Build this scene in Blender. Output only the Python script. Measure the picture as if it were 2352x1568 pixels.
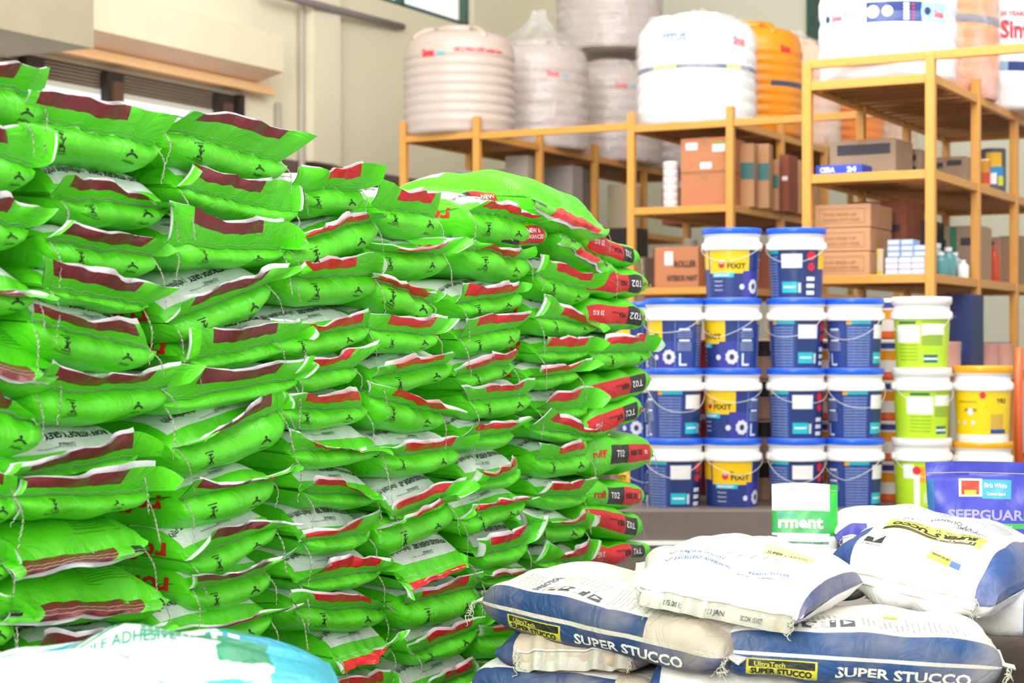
import bpy, bmesh, math, random
import numpy as np
from mathutils import Vector, Matrix
for _o in list(bpy.data.objects): bpy.data.objects.remove(_o, do_unlink=True)
SC = bpy.context.scene
COL = SC.collection
F = 4100.0; H = 1.2; CX, CY = 1176.0, 784.0      # focal length in pixels of a 2352 wide frame
CAM = np.array([0., 0., H])
TH = math.radians(28.5)
D = np.array([math.sin(TH), math.cos(TH), 0.])    # along the racks, away from the camera
A = np.array([math.cos(TH), -math.sin(TH), 0.])   # across the racks, to the right
UP = np.array([0., 0., 1.])
# ---------------- camera, world, lights, exposure ----------------
cd = bpy.data.cameras.new('camera'); cam = bpy.data.objects.new('camera', cd); COL.objects.link(cam)
cd.sensor_width = 36.0; cd.lens = 36.0 * F / 2352.0
cam.location = (0, 0, H); cam.rotation_euler = (math.pi/2, 0, 0)
cd.dof.use_dof = True; cd.dof.focus_distance = 4.7; cd.dof.aperture_fstop = 4.5
cd.clip_end = 200
SC.camera = cam
w = bpy.data.worlds.new('world'); SC.world = w; w.use_nodes = True
bg = w.node_tree.nodes['Background']; bg.inputs[0].default_value = (0.93, 0.97, 1.0, 1); bg.inputs[1].default_value = 1.2
def area(name, loc, target, sx, sy, power, col=(1, 1, 1)):
    l = bpy.data.lights.new(name, 'AREA'); l.shape = 'RECTANGLE'; l.size = sx; l.size_y = sy; l.energy = power; l.color = col
    o = bpy.data.objects.new(name, l); COL.objects.link(o); o.location = loc
    o.rotation_euler = (Vector(target) - Vector(loc)).to_track_quat('-Z', 'Y').to_euler()
area('daylight_from_entrance', (-3.0, -2.5, 3.6), (0.6, 7.0, 1.4), 4.5, 3.0, 640, (1, 0.99, 0.97))
area('added_ceiling_fill', (0.8, 5.2, 4.9), (0.8, 5.4, 0.0), 3.0, 4.0, 170, (1, 0.99, 0.97))  # added fill light over the sacks, no real fitting
area('added_ceiling_fill', (1.2, 9.5, 6.0), (1.6, 14.5, 1.5), 7.0, 5.0, 700, (1, 0.99, 0.96))  # added fill aimed at the back wall to brighten it, no real fitting
SC.view_settings.view_transform = 'Standard'; SC.view_settings.look = 'None'
SC.view_settings.gamma = 1; SC.view_settings.use_curve_mapping = False
SC.view_settings.exposure = 0.08

# ---------------- helpers ----------------
def ray(px, py): return np.array([(px-CX)/F, 1.0, -(py-CY)/F])
def atY(px, py, Y): return CAM + ray(px, py)*Y
def hit(px, py, P0, n):
    r = ray(px, py); t = np.dot(np.asarray(P0) - CAM, n)/np.dot(r, n); return CAM + r*t
def srgb(h):
    if isinstance(h, str):
        h = h.lstrip('#'); c = [int(h[i:i+2], 16)/255 for i in (0, 2, 4)]
    else: c = list(h)
    return tuple([(x/12.92 if x <= 0.04045 else ((x+0.055)/1.055)**2.4) for x in c] + [1.0])
def link(o, parent=None):
    COL.objects.link(o)
    if parent is not None: o.parent = parent
    return o
def mk(name, V, Fc, mats, midx=None, uv=None, parent=None, smooth=True, label=None):
    me = bpy.data.meshes.new(name)
    V = np.asarray(V, float)
    me.from_pydata(V.tolist(), [], [tuple(int(i) for i in f) for f in Fc])
    for m in (mats if isinstance(mats, (list, tuple)) else [mats]): me.materials.append(m)
    if midx is not None: me.polygons.foreach_set('material_index', np.asarray(midx, dtype=np.int32))
    if uv is not None:
        uv = np.asarray(uv, float); lay = me.uv_layers.new(name='UVMap')
        li = np.empty(len(me.loops), dtype=np.int32); me.loops.foreach_get('vertex_index', li)
        lay.data.foreach_set('uv', uv[li].ravel())
    if smooth is True: me.polygons.foreach_set('use_smooth', [True]*len(me.polygons))
    elif smooth is not False: me.polygons.foreach_set('use_smooth', list(smooth))
    me.update()
    o = link(bpy.data.objects.new(name, me), parent)
    if label: o['label'] = label
    return o
def tag(o, label, cat, group=None):
    o['label'] = label; o['category'] = cat
    if group: o['group'] = group
    return o
def empty(name, loc, rz=0.0, mat=None):
    o = bpy.data.objects.new(name, None); COL.objects.link(o); o.empty_display_size = 0.05
    if mat is not None: o.matrix_world = mat
    else: o.location = tuple(loc); o.rotation_euler = (0, 0, rz)
    return o
def struct(o): o['kind'] = 'structure'; return o
def copy_tree(o, parent=None):
    c = o.copy(); COL.objects.link(c)
    if parent is not None: c.parent = parent
    for ch in list(o.children): copy_tree(ch, c)
    return c
class MB:
    """collects geometry with materials and uvs into one mesh"""
    def __init__(s): s.V = []; s.F = []; s.M = []; s.U = []; s.S = []; s.n = 0
    def add(s, V, Fc, m=0, uv=None, smooth=True):
        V = np.asarray(V, float)
        s.V.append(V); s.F += [tuple(i + s.n for i in f) for f in Fc]; s.M += [m]*len(Fc); s.S += [smooth]*len(Fc)
        s.U.append(np.asarray(uv, float) if uv is not None else np.zeros((len(V), 2)) - 9)
        s.n += len(V)
    def box(s, x0, x1, y0, y1, z0, z1, m=0, uvface=None, c=0.0):
        if c <= 0:
            V = [(x, y, z) for z in (z0, z1) for y in (y0, y1) for x in (x0, x1)]
            s.add(V, [(0, 2, 3, 1), (4, 5, 7, 6), (0, 1, 5, 4), (1, 3, 7, 5), (3, 2, 6, 7), (2, 0, 4, 6)], m, smooth=False)
        else:
            bm = bmesh.new(); bmesh.ops.create_cube(bm, size=1.0)
            for v in bm.verts: v.co = ((x0+x1)/2 + v.co.x*(x1-x0), (y0+y1)/2 + v.co.y*(y1-y0), (z0+z1)/2 + v.co.z*(z1-z0))
            bmesh.ops.bevel(bm, geom=bm.edges[:], offset=c, segments=2, affect='EDGES', profile=0.5)
            bm.verts.index_update()
            s.add([v.co[:] for v in bm.verts], [[v.index for v in f.verts] for f in bm.faces], m, smooth=False); bm.free()
    def tube(s, pts, r, n=6, m=0, cap=True):
        pts = np.asarray(pts, float); N = len(pts)
        T = np.gradient(pts, axis=0); T /= np.linalg.norm(T, axis=1)[:, None] + 1e-9
        ref = np.array([0.13, 0.21, 0.97]) if abs(T[0][2]) < 0.9 else np.array([1., 0.1, 0.])
        X = np.cross(T, ref); X /= np.linalg.norm(X, axis=1)[:, None] + 1e-9; Yv = np.cross(T, X)
        rr = np.broadcast_to(np.asarray(r, float), (N,))
        an = np.arange(n)*2*math.pi/n
        V = pts[:, None] + rr[:, None, None]*(np.cos(an)[None, :, None]*X[:, None] + np.sin(an)[None, :, None]*Yv[:, None])
        Fc = [(i*n+j, i*n+(j+1) % n, (i+1)*n+(j+1) % n, (i+1)*n+j) for i in range(N-1) for j in range(n)]
        if cap: Fc += [tuple(range(n))[::-1], tuple((N-1)*n + j for j in range(n))]
        s.add(V.reshape(-1, 3), Fc, m)
    def lathe(s, prof, n=48, m=0, uvr=None, mats=None, smooth=True, c=(0, 0)):
        prof = np.asarray(prof, float); K = len(prof); an = np.linspace(0, 2*math.pi, n+1)
        V = np.zeros((K, n+1, 3)); V[..., 0] = c[0] + prof[:, 0, None]*np.sin(an)[None]; V[..., 1] = c[1] - prof[:, 0, None]*np.cos(an)[None]; V[..., 2] = prof[:, 1, None]
        R = uvr or prof[:, 0].max()
        U = np.zeros((K, n+1, 2)); U[..., 0] = (an*R)[None]; U[..., 1] = prof[:, 1, None]
        for i in range(K-1):
            pass
        Fc = [(i*(n+1)+j, i*(n+1)+j+1, (i+1)*(n+1)+j+1, (i+1)*(n+1)+j) for i in range(K-1) for j in range(n)]
        start = len(s.F); s.add(V.reshape(-1, 3), Fc, m, U.reshape(-1, 2), smooth)
        if mats is not None:
            for i in range(K-1):
                for j in range(n): s.M[start + i*n + j] = mats[i]
    def grid(s, V, m=0, uv=None, flip=False):
        V = np.asarray(V, float); a, b = V.shape[:2]
        Fc = [(i*b+j, i*b+j+1, (i+1)*b+j+1, (i+1)*b+j) for i in range(a-1) for j in range(b-1)]
        if flip: Fc = [f[::-1] for f in Fc]
        s.add(V.reshape(-1, 3), Fc, m, None if uv is None else np.asarray(uv).reshape(-1, 2))
    def build(s, name, mats, parent=None, label=None):
        return mk(name, np.concatenate(s.V), s.F, mats, s.M, np.concatenate(s.U), parent, s.S, label)

# flat lettering: outlines of the built-in font as flat triangles
_TC = {}
def text_geo(t, bold=0.0):
    k = (t, bold)
    if k not in _TC:
        c = bpy.data.curves.new('t', 'FONT'); c.body = t; c.size = 1.0; c.align_x = 'LEFT'; c.resolution_u = 2; c.offset = bold
        c.fill_mode = 'FRONT' if hasattr(c, 'fill_mode') else 'BOTH'
        try: c.dimensions = '2D'
        except Exception: pass
        o = bpy.data.objects.new('t', c); me = o.to_mesh()
        me.calc_loop_triangles()
        V = np.array([v.co[:2] for v in me.vertices]) if len(me.vertices) else np.zeros((0, 2))
        T = [tuple(l.vertices) for l in me.loop_triangles]
        o.to_mesh_clear(); bpy.data.objects.remove(o); bpy.data.curves.remove(c)
        if len(V): V[:, 0] -= V[:, 0].min()
        _TC[k] = (V, T, V[:, 0].max() if len(V) else 0)
    return _TC[k]
def text2d(t, x, y, h, w=None, rot=0.0, bold=0.012, align='L'):
    """glyph outlines placed in a flat 2D print plane, cap height h"""
    V, T, L = text_geo(t, bold)
    if not len(V): return V, T
    P = V.copy(); k = h/0.7; P[:, 1] *= k; P[:, 0] *= (w/L if w else k)
    W = P[:, 0].max()
    if align == 'C': P[:, 0] -= W/2; P[:, 1] -= h/2
    c, s_ = math.cos(rot), math.sin(rot)
    P = np.stack([P[:, 0]*c - P[:, 1]*s_ + x, P[:, 0]*s_ + P[:, 1]*c + y], 1)
    return P, T
def stroke2d(pts, wd):
    V = []; T = []
    pts = [np.array(p, float) for p in pts]
    for a, b in zip(pts[:-1], pts[1:]):
        t = b - a; L = np.linalg.norm(t) + 1e-9; t /= L; n = np.array([-t[1], t[0]])*wd/2; e = t*wd*0.35
        i = len(V); V += [a-n-e, b-n+e, b+n+e, a+n-e]; T += [(i, i+1, i+2), (i, i+2, i+3)]
    return np.array(V), T
def disc2d(x, y, r, n=12):
    V = [(x, y)] + [(x + r*math.cos(k*2*math.pi/n), y + r*math.sin(k*2*math.pi/n)) for k in range(n)]
    return np.array(V), [(0, 1+k, 1+(k+1) % n) for k in range(n)]
def rect2d(x0, x1, y0, y1, nx=4, ny=1):
    V = [(x0+(x1-x0)*i/nx, y0+(y1-y0)*j/ny) for j in range(ny+1) for i in range(nx+1)]
    T = []
    for j in range(ny):
        for i in range(nx):
            a = j*(nx+1)+i; T += [(a, a+1, a+nx+2), (a, a+nx+2, a+nx+1)]
    return np.array(V), T

# ---------------- materials ----------------
def mat(name, col, rough=0.5, metal=0.0, noise=0.0, nscale=30.0, bump=0.0, bscale=200.0, rects=None, dirt=None, spec=0.5, trans=0.0, rnd=0.0, sub=0.0, warp=0.0, emis=0.0, crinkle=False):
    m = bpy.data.materials.new(name); m.use_nodes = True; nt = m.node_tree; N = nt.nodes; L = nt.links
    p = N['Principled BSDF']; p.inputs['Roughness'].default_value = rough; p.inputs['Metallic'].default_value = metal
    p.inputs['Specular IOR Level'].default_value = spec
    if trans: p.inputs['Transmission Weight'].default_value = trans
    if sub: p.inputs['Subsurface Weight'].default_value = sub; p.inputs['Subsurface Radius'].default_value = (0.02, 0.02, 0.02)
    c = srgb(col)
    rgb = N.new('ShaderNodeRGB'); rgb.outputs[0].default_value = c; cur = rgb.outputs[0]
    tc = N.new('ShaderNodeTexCoord')
    if rects:
        uvs = tc.outputs['UV']
        if warp:
            nz = N.new('ShaderNodeTexNoise'); nz.inputs['Scale'].default_value = 25; L.new(uvs, nz.inputs['Vector'])
            sc_ = N.new('ShaderNodeVectorMath'); sc_.operation = 'MULTIPLY_ADD'; sc_.inputs[1].default_value = (warp,)*3; L.new(nz.outputs['Color'], sc_.inputs[0]); L.new(uvs, sc_.inputs[2]); uvs = sc_.outputs[0]
        for (x0, x1, y0, y1, rc) in rects:
            a = N.new('ShaderNodeVectorMath'); a.operation = 'SUBTRACT'; L.new(uvs, a.inputs[0]); a.inputs[1].default_value = ((x0+x1)/2, (y0+y1)/2, 0)
            b = N.new('ShaderNodeVectorMath'); b.operation = 'ABSOLUTE'; L.new(a.outputs[0], b.inputs[0])
            e = N.new('ShaderNodeVectorMath'); e.operation = 'SUBTRACT'; L.new(b.outputs[0], e.inputs[0]); e.inputs[1].default_value = ((x1-x0)/2, (y1-y0)/2, 0)
            sx = N.new('ShaderNodeSeparateXYZ'); L.new(e.outputs[0], sx.inputs[0])
            mx = N.new('ShaderNodeMath'); mx.operation = 'MAXIMUM'; L.new(sx.outputs[0], mx.inputs[0]); L.new(sx.outputs[1], mx.inputs[1])
            lt = N.new('ShaderNodeMath'); lt.operation = 'LESS_THAN'; L.new(mx.outputs[0], lt.inputs[0]); lt.inputs[1].default_value = 0
            mm = N.new('ShaderNodeMix'); mm.data_type = 'RGBA'; L.new(lt.outputs[0], mm.inputs[0]); L.new(cur, mm.inputs[6]); mm.inputs[7].default_value = srgb(rc); cur = mm.outputs[2]
    if dirt:
        dc, damt, dsc = dirt
        nz = N.new('ShaderNodeTexNoise'); nz.inputs['Scale'].default_value = dsc; nz.inputs['Detail'].default_value = 6; L.new(tc.outputs['Object'], nz.inputs['Vector'])
        cr = N.new('ShaderNodeValToRGB'); cr.color_ramp.elements[0].position = 0.42; cr.color_ramp.elements[1].position = 0.72; L.new(nz.outputs[0], cr.inputs[0])
        ml = N.new('ShaderNodeMath'); ml.operation = 'MULTIPLY'; ml.inputs[1].default_value = damt; L.new(cr.outputs[0], ml.inputs[0])
        mm = N.new('ShaderNodeMix'); mm.data_type = 'RGBA'; L.new(ml.outputs[0], mm.inputs[0]); L.new(cur, mm.inputs[6]); mm.inputs[7].default_value = srgb(dc); cur = mm.outputs[2]
    if noise or rnd:
        hv = N.new('ShaderNodeHueSaturation'); L.new(cur, hv.inputs['Color']); v = None
        if noise:
            nz = N.new('ShaderNodeTexNoise'); nz.inputs['Scale'].default_value = nscale; nz.inputs['Detail'].default_value = 5; L.new(tc.outputs['Object'], nz.inputs['Vector'])
            mr = N.new('ShaderNodeMapRange'); mr.inputs['To Min'].default_value = 1-noise; mr.inputs['To Max'].default_value = 1+noise; L.new(nz.outputs[0], mr.inputs[0]); v = mr.outputs[0]
        if rnd:
            oi = N.new('ShaderNodeObjectInfo'); mr2 = N.new('ShaderNodeMapRange'); mr2.inputs['To Min'].default_value = 1-rnd; mr2.inputs['To Max'].default_value = 1+rnd; L.new(oi.outputs['Random'], mr2.inputs[0])
            if v is not None:
                mu = N.new('ShaderNodeMath'); mu.operation = 'MULTIPLY'; L.new(v, mu.inputs[0]); L.new(mr2.outputs[0], mu.inputs[1]); v = mu.outputs[0]
            else: v = mr2.outputs[0]
        L.new(v, hv.inputs['Value']); cur = hv.outputs[0]
    L.new(cur, p.inputs['Base Color'])
    if bump and crinkle:
        nb = N.new('ShaderNodeTexNoise'); nb.inputs['Scale'].default_value = bscale; nb.inputs['Detail'].default_value = 3; nb.inputs['Distortion'].default_value = 1.5; L.new(tc.outputs['Object'], nb.inputs['Vector'])
        m1 = N.new('ShaderNodeMath'); m1.operation = 'SUBTRACT'; m1.inputs[1].default_value = 0.5; L.new(nb.outputs[0], m1.inputs[0])
        m2 = N.new('ShaderNodeMath'); m2.operation = 'ABSOLUTE'; L.new(m1.outputs[0], m2.inputs[0]); m3 = N.new('ShaderNodeMath'); m3.operation = 'MINIMUM'; m3.inputs[1].default_value = 0.09; L.new(m2.outputs[0], m3.inputs[0])
        m4 = N.new('ShaderNodeMath'); m4.operation = 'MULTIPLY_ADD'; m4.inputs[1].default_value = 4.0; L.new(m3.outputs[0], m4.inputs[0]); L.new(nb.outputs[0], m4.inputs[2])
        bp = N.new('ShaderNodeBump'); bp.inputs['Strength'].default_value = bump; bp.inputs['Distance'].default_value = 0.012; L.new(m4.outputs[0], bp.inputs['Height']); L.new(bp.outputs[0], p.inputs['Normal'])
    elif bump:
        nb = N.new('ShaderNodeTexNoise'); nb.inputs['Scale'].default_value = bscale; nb.inputs['Detail'].default_value = 4; nb.inputs['Distortion'].default_value = 0.6; L.new(tc.outputs['Object'], nb.inputs['Vector'])
        bp = N.new('ShaderNodeBump'); bp.inputs['Strength'].default_value = bump; bp.inputs['Distance'].default_value = 0.01; L.new(nb.outputs[0], bp.inputs['Height']); L.new(bp.outputs[0], p.inputs['Normal'])
    return m
# ================= the setting =================
M_WALL = mat('cream_wall_paint', '#f0e7ce', 0.8, noise=0.05, nscale=1.2)
M_WALLD = mat('dark_dado_paint', '#6d5b52', 0.7, noise=0.06)
M_CONC = mat('painted_concrete_beam', '#eadfc2', 0.8, noise=0.05, nscale=3, bump=0.1, bscale=60)
M_SOFF = mat('soffit_reflected_peach', '#ffd6b4', 0.8, noise=0.05, nscale=5)  # beam underside, its reflected peach light put into the base colour
M_FLOOR = mat('grey_cement_floor', '#8b8680', 0.6, noise=0.12, nscale=3)
M_LEDGE = mat('brown_granite', '#6f6259', 0.45, noise=0.15, nscale=14)
M_CEIL = mat('white_ceiling', '#e9e6dc', 0.9)
M_RUST = mat('rusty_brown_steel', '#6a4c3a', 0.6, 0.3, noise=0.3, nscale=9)
M_GREYM = mat('grey_pvc', '#b9b3a8', 0.5)
M_DARK = mat('dark_rubber', '#2c2522', 0.6)
M_WHITE = mat('white_paint', '#efeeea', 0.5)
M_YSLAT = mat('ochre_slat_paint', '#94622e', 0.6, noise=0.1, nscale=20)
M_MUST = mat('mustard_paint', '#cf9342', 0.4, noise=0.06, nscale=12)
EDGE = 1e3
CORN = atY(1280, 0, 20.0); CORN[2] = 0            # inner corner of left and back wall
NW = A.copy()                                      # left wall faces +A
def wl(px, py, off=0.0): return hit(px, py, CORN + NW*off, NW)
def wcoord(P): return np.dot(P - CORN, D), P[2]    # along-wall coordinate (negative towards camera)
def wpt(s, z, off=0.0): return CORN + D*s + A*off + UP*z
def wall_box(mb, s0, s1, z0, z1, o0, o1, m=0):
    V = [wpt(s, z, o) for z in (z0, z1) for o in (o0, o1) for s in (s0, s1)]
    mb.add(V, [(0, 2, 3, 1), (4, 5, 7, 6), (0, 1, 5, 4), (1, 3, 7, 5), (3, 2, 6, 7), (2, 0, 4, 6)], m, smooth=False)
# opening of the shutter and the high window
s_open, z_open = wcoord(wl(540, 262))
s_w1, z_w = wcoord(wl(1088, 66)); s_w0, _ = wcoord(wl(872, 0)); z_w0 = wcoord(wl(930, 14))[1]
ZC = 6.2
mb = MB()
wall_box(mb, s_open, s_w0-0.6, 0, ZC, -0.2, 0); wall_box(mb, s_w0-0.6, s_w1, 0, z_w, -0.2, 0)
wall_box(mb, s_w0-0.6, s_w1, z_w+1.3, ZC, -0.2, 0); wall_box(mb, s_w1, 0.0, 0, ZC, -0.2, 0)
wall_box(mb, s_open-6, s_open, z_open, ZC, -0.2, 0); wall_box(mb, s_open-12, s_open-6, 0, ZC, -0.2, 0)
struct(mb.build('wall_left', [M_WALL]))
mb = MB()
def abox(mb, O, u0, u1, v0, v1, z0, z1, m=0, c=0):
    V = [O + A*u + D*v + UP*z for z in (z0, z1) for v in (v0, v1) for u in (u0, u1)]
    mb.add(V, [(0, 2, 3, 1), (4, 5, 7, 6), (0, 1, 5, 4), (1, 3, 7, 5), (3, 2, 6, 7), (2, 0, 4, 6)], m, smooth=False)
abox(mb, CORN, -0.2, 16, 0, 0.2, 0, ZC); struct(mb.build('wall_back', [mat('pale_green_wall', '#e6e7d3', 0.8, noise=0.04, nscale=1)]))
mb = MB(); abox(mb, CORN, -0.2, 16, -26, 0.2, -0.1, 0); struct(mb.build('floor', [M_FLOOR]))
mb = MB(); abox(mb, CORN, -0.2, 16, -17.5, 0.2, ZC, ZC+0.15); struct(mb.build('ceiling', [M_CEIL]))
# dado band, pilaster, skirting of the left wall
zd = wcoord(wl(765, 383))[1]
mb = MB(); sd0 = wcoord(wl(640, 380))[0]; wall_box(mb, sd0-0.2, -0.02, 0.02, zd, 0.002, 0.03); struct(mb.build('trim_1', [M_WALLD]))
mb = MB(); a0 = wcoord(wl(690, 100))[0]; a1 = wcoord(wl(752, 100))[0]; wall_box(mb, a0, a1, zd, ZC, 0.0, 0.14); struct(mb.build('trim_2', [M_WALL]))
# window frame
mb = MB()
wall_box(mb, s_w1-0.06, s_w1, z_w, z_w+1.3, -0.14, -0.06); wall_box(mb, s_w0-0.6, s_w1, z_w, z_w+0.06, -0.14, -0.06); wall_box(mb, s_w0-0.6, s_w1, z_w+1.24, z_w+1.3, -0.14, -0.06)
wall_box(mb, s_w0-0.6, s_w0-0.54, z_w, z_w+1.3, -0.14, -0.06); wall_box(mb, (s_w0+s_w1)/2-0.4, (s_w0+s_w1)/2-0.35, z_w, z_w+1.3, -0.14, -0.06)
struct(mb.build('window_1', [mat('green_window_frame', '#3f5f55', 0.5)]))
# right-hand high window on the back wall (dark green strip beside the large tank)
NB = -D
def wb(px, py, off=0.0): return hit(px, py, CORN + NB*off, NB)
pw = wb(1868, 100); mb = MB(); abox(mb, np.array([pw[0], pw[1], 0]), -0.06, 0.3, -0.05, -0.0, wb(1868, 190)[2], pw[2]+1.2); struct(mb.build('window_2', [mat('dark_green_frame', '#35544b', 0.5)]))
# beam box over the rolling shutter
zb = wcoord(wl(631, 210))[1]; sb1 = wcoord(wl(631, 210))[0]
mb = MB()
pr = 0.42
def prism(mb, s0, s1, poly, m):
    n = len(poly); V = [wpt(s, z, o) for s in (s0, s1) for (o, z) in poly]
    Fc = [tuple(range(n))[::-1], tuple(range(n, 2*n))] + [(i, (i+1) % n, n+(i+1) % n, n+i) for i in range(n)]
    mb.add(V, Fc, m, smooth=False)
ptop = wcoord(wl(647, 80, pr))[1]; pbot = wcoord(wl(654, 166, pr))[1]
sb2 = wcoord(wl(652, 166, pr))[0]
sL = wcoord(wl(92, 60, pr))[0]
prism(mb, sL, sb2, [(0, pbot+0.02), (pr, pbot), (pr, ptop), (0, ptop)], 0)
prism(mb, sL, sb2, [(0.12, zb), (pr, pbot), (pr-0.02, pbot+0.015), (0.0, zb+0.02)], 1)
struct(mb.build('trim_3', [M_CONC, M_SOFF]))
mb = MB(); wall_box(mb, sL-5, sL, pbot-0.25, ptop+0.5, 0.0, 0.9); struct(mb.build('trim_4', [mat('grey_render', '#a89c84', 0.85, noise=0.1, nscale=4)]))
# rolling shutter: lintel channel, slats, brackets, guide
so = empty('rolling_shutter', wpt(s_open, z_open)); tag(so, 'brown rolling shutter drawn up over the bright opening in the left wall', 'shutter')
iv = so.matrix_world.inverted()
def rel(P, o): return np.asarray(P) - np.array(o.location)[None]
def build_rel(mb, name, mats, root, label=None):
    mb.V = [v - np.array(root.location)[None] for v in mb.V]; return mb.build(name, mats, root, label)
mb = MB(); wall_box(mb, s_open-6, s_open+0.35, zb-0.07, zb, 0.02, 0.16); build_rel(mb, 'lintel_channel', [mat('steel_peach_glow', '#ffcf98', 0.45)], so)  # steel channel with its peach glow put into the colour
nsl = 6; zs0 = zb-0.10; hs = (zs0 - z_open)/nsl
for k in range(nsl):
    mb = MB(); z1 = zs0 - hs*k
    prism(mb, s_open-6, s_open-0.02, [(-0.02, z1-hs*0.96), (0.012, z1-hs*0.8), (0.02, z1-hs*0.5), (0.012, z1-hs*0.15), (-0.02, z1)], 0)
    build_rel(mb, 'slat', [M_RUST], so)
mb = MB(); wall_box(mb, s_open-0.03, s_open+0.04, 0.0, zs0, 0.0, 0.07); build_rel(mb, 'guide_rail', [M_DARK], so)
for px in (60, 245, 500):
    s_ = wcoord(wl(px, 200))[0]; mb = MB(); wall_box(mb, s_-0.09, s_+0.09, zs0-0.33, zs0-0.03, 0.02, 0.09); wall_box(mb, s_-0.05, s_+0.05, zs0-0.28, zs0-0.10, 0.09, 0.12, 1); build_rel(mb, 'bracket', [M_DARK, M_RUST], so)
# conduits and pipes
def tubeo(name, pts, r, m, label, cat):
    mb = MB(); mb.tube(pts, r, 8); return tag(mb.build(name, [m]), label, cat)
s1 = wcoord(wl(680, 100))[0]
tubeo('conduit', [wpt(s1, 0.1, 0.06), wpt(s1, 3.0, 0.06), wpt(s1, ZC-0.05, 0.06)], 0.03, M_GREYM, 'pale vertical conduit pipe on the left wall beside the shutter', 'pipe')
s2 = wcoord(wl(628, 230))[0]
tubeo('conduit', [wpt(s2, 0.1, 0.05), wpt(s2, 2.0, 0.05), wpt(s2, zb-0.1, 0.05)], 0.025, M_GREYM, 'short grey conduit ending under the beam end, with dark cap', 'pipe')
P0 = wl(700, 4, 0.2); P1 = wl(925, 62, 0.06)
tubeo('roof_pipe', [wpt(wcoord(P0)[0]-0.5, wcoord(P0)[1]-.0, 0.2), P0, (P0+P1)/2, P1], 0.035, mat('mauve_grey_pipe', '#8f8689', 0.5), 'thick grey pipe running along the left wall under the high window', 'pipe')
# ledge that carries the buckets, plinth under the sacks
LB = atY(1480, 1166, 8.95); ZL = LB[2]
mb = MB(); abox(mb, np.array([-2.2, 9.0, 0]) , 0, 0.01, 0, 0.01, 0, 0.01)
mb = MB(); mb.box(-1.2, 5.5, 8.86, 9.75, 0, ZL, 0, c=0.012); mb.box(-1.2, 5.5, 8.84, 8.862, ZL-0.175, ZL-0.155, 1)
struct(mb.build('floor_ledge', [M_LEDGE, M_WHITE]))
ZP = 0.14
PF = np.array([-0.376, 4.715, 0.0]); NF = A.copy()  # face plane of the green stack
mb = MB(); abox(mb, PF, -0.62, 0.03, -1.6, 2.1, 0, ZP); struct(mb.build('floor_plinth', [M_LEDGE]))
mb = MB(); mb.box(0.06, 1.6, 3.85, 5.9, 0, 0.30); struct(mb.build('floor_plinth', [M_LEDGE]))
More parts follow.
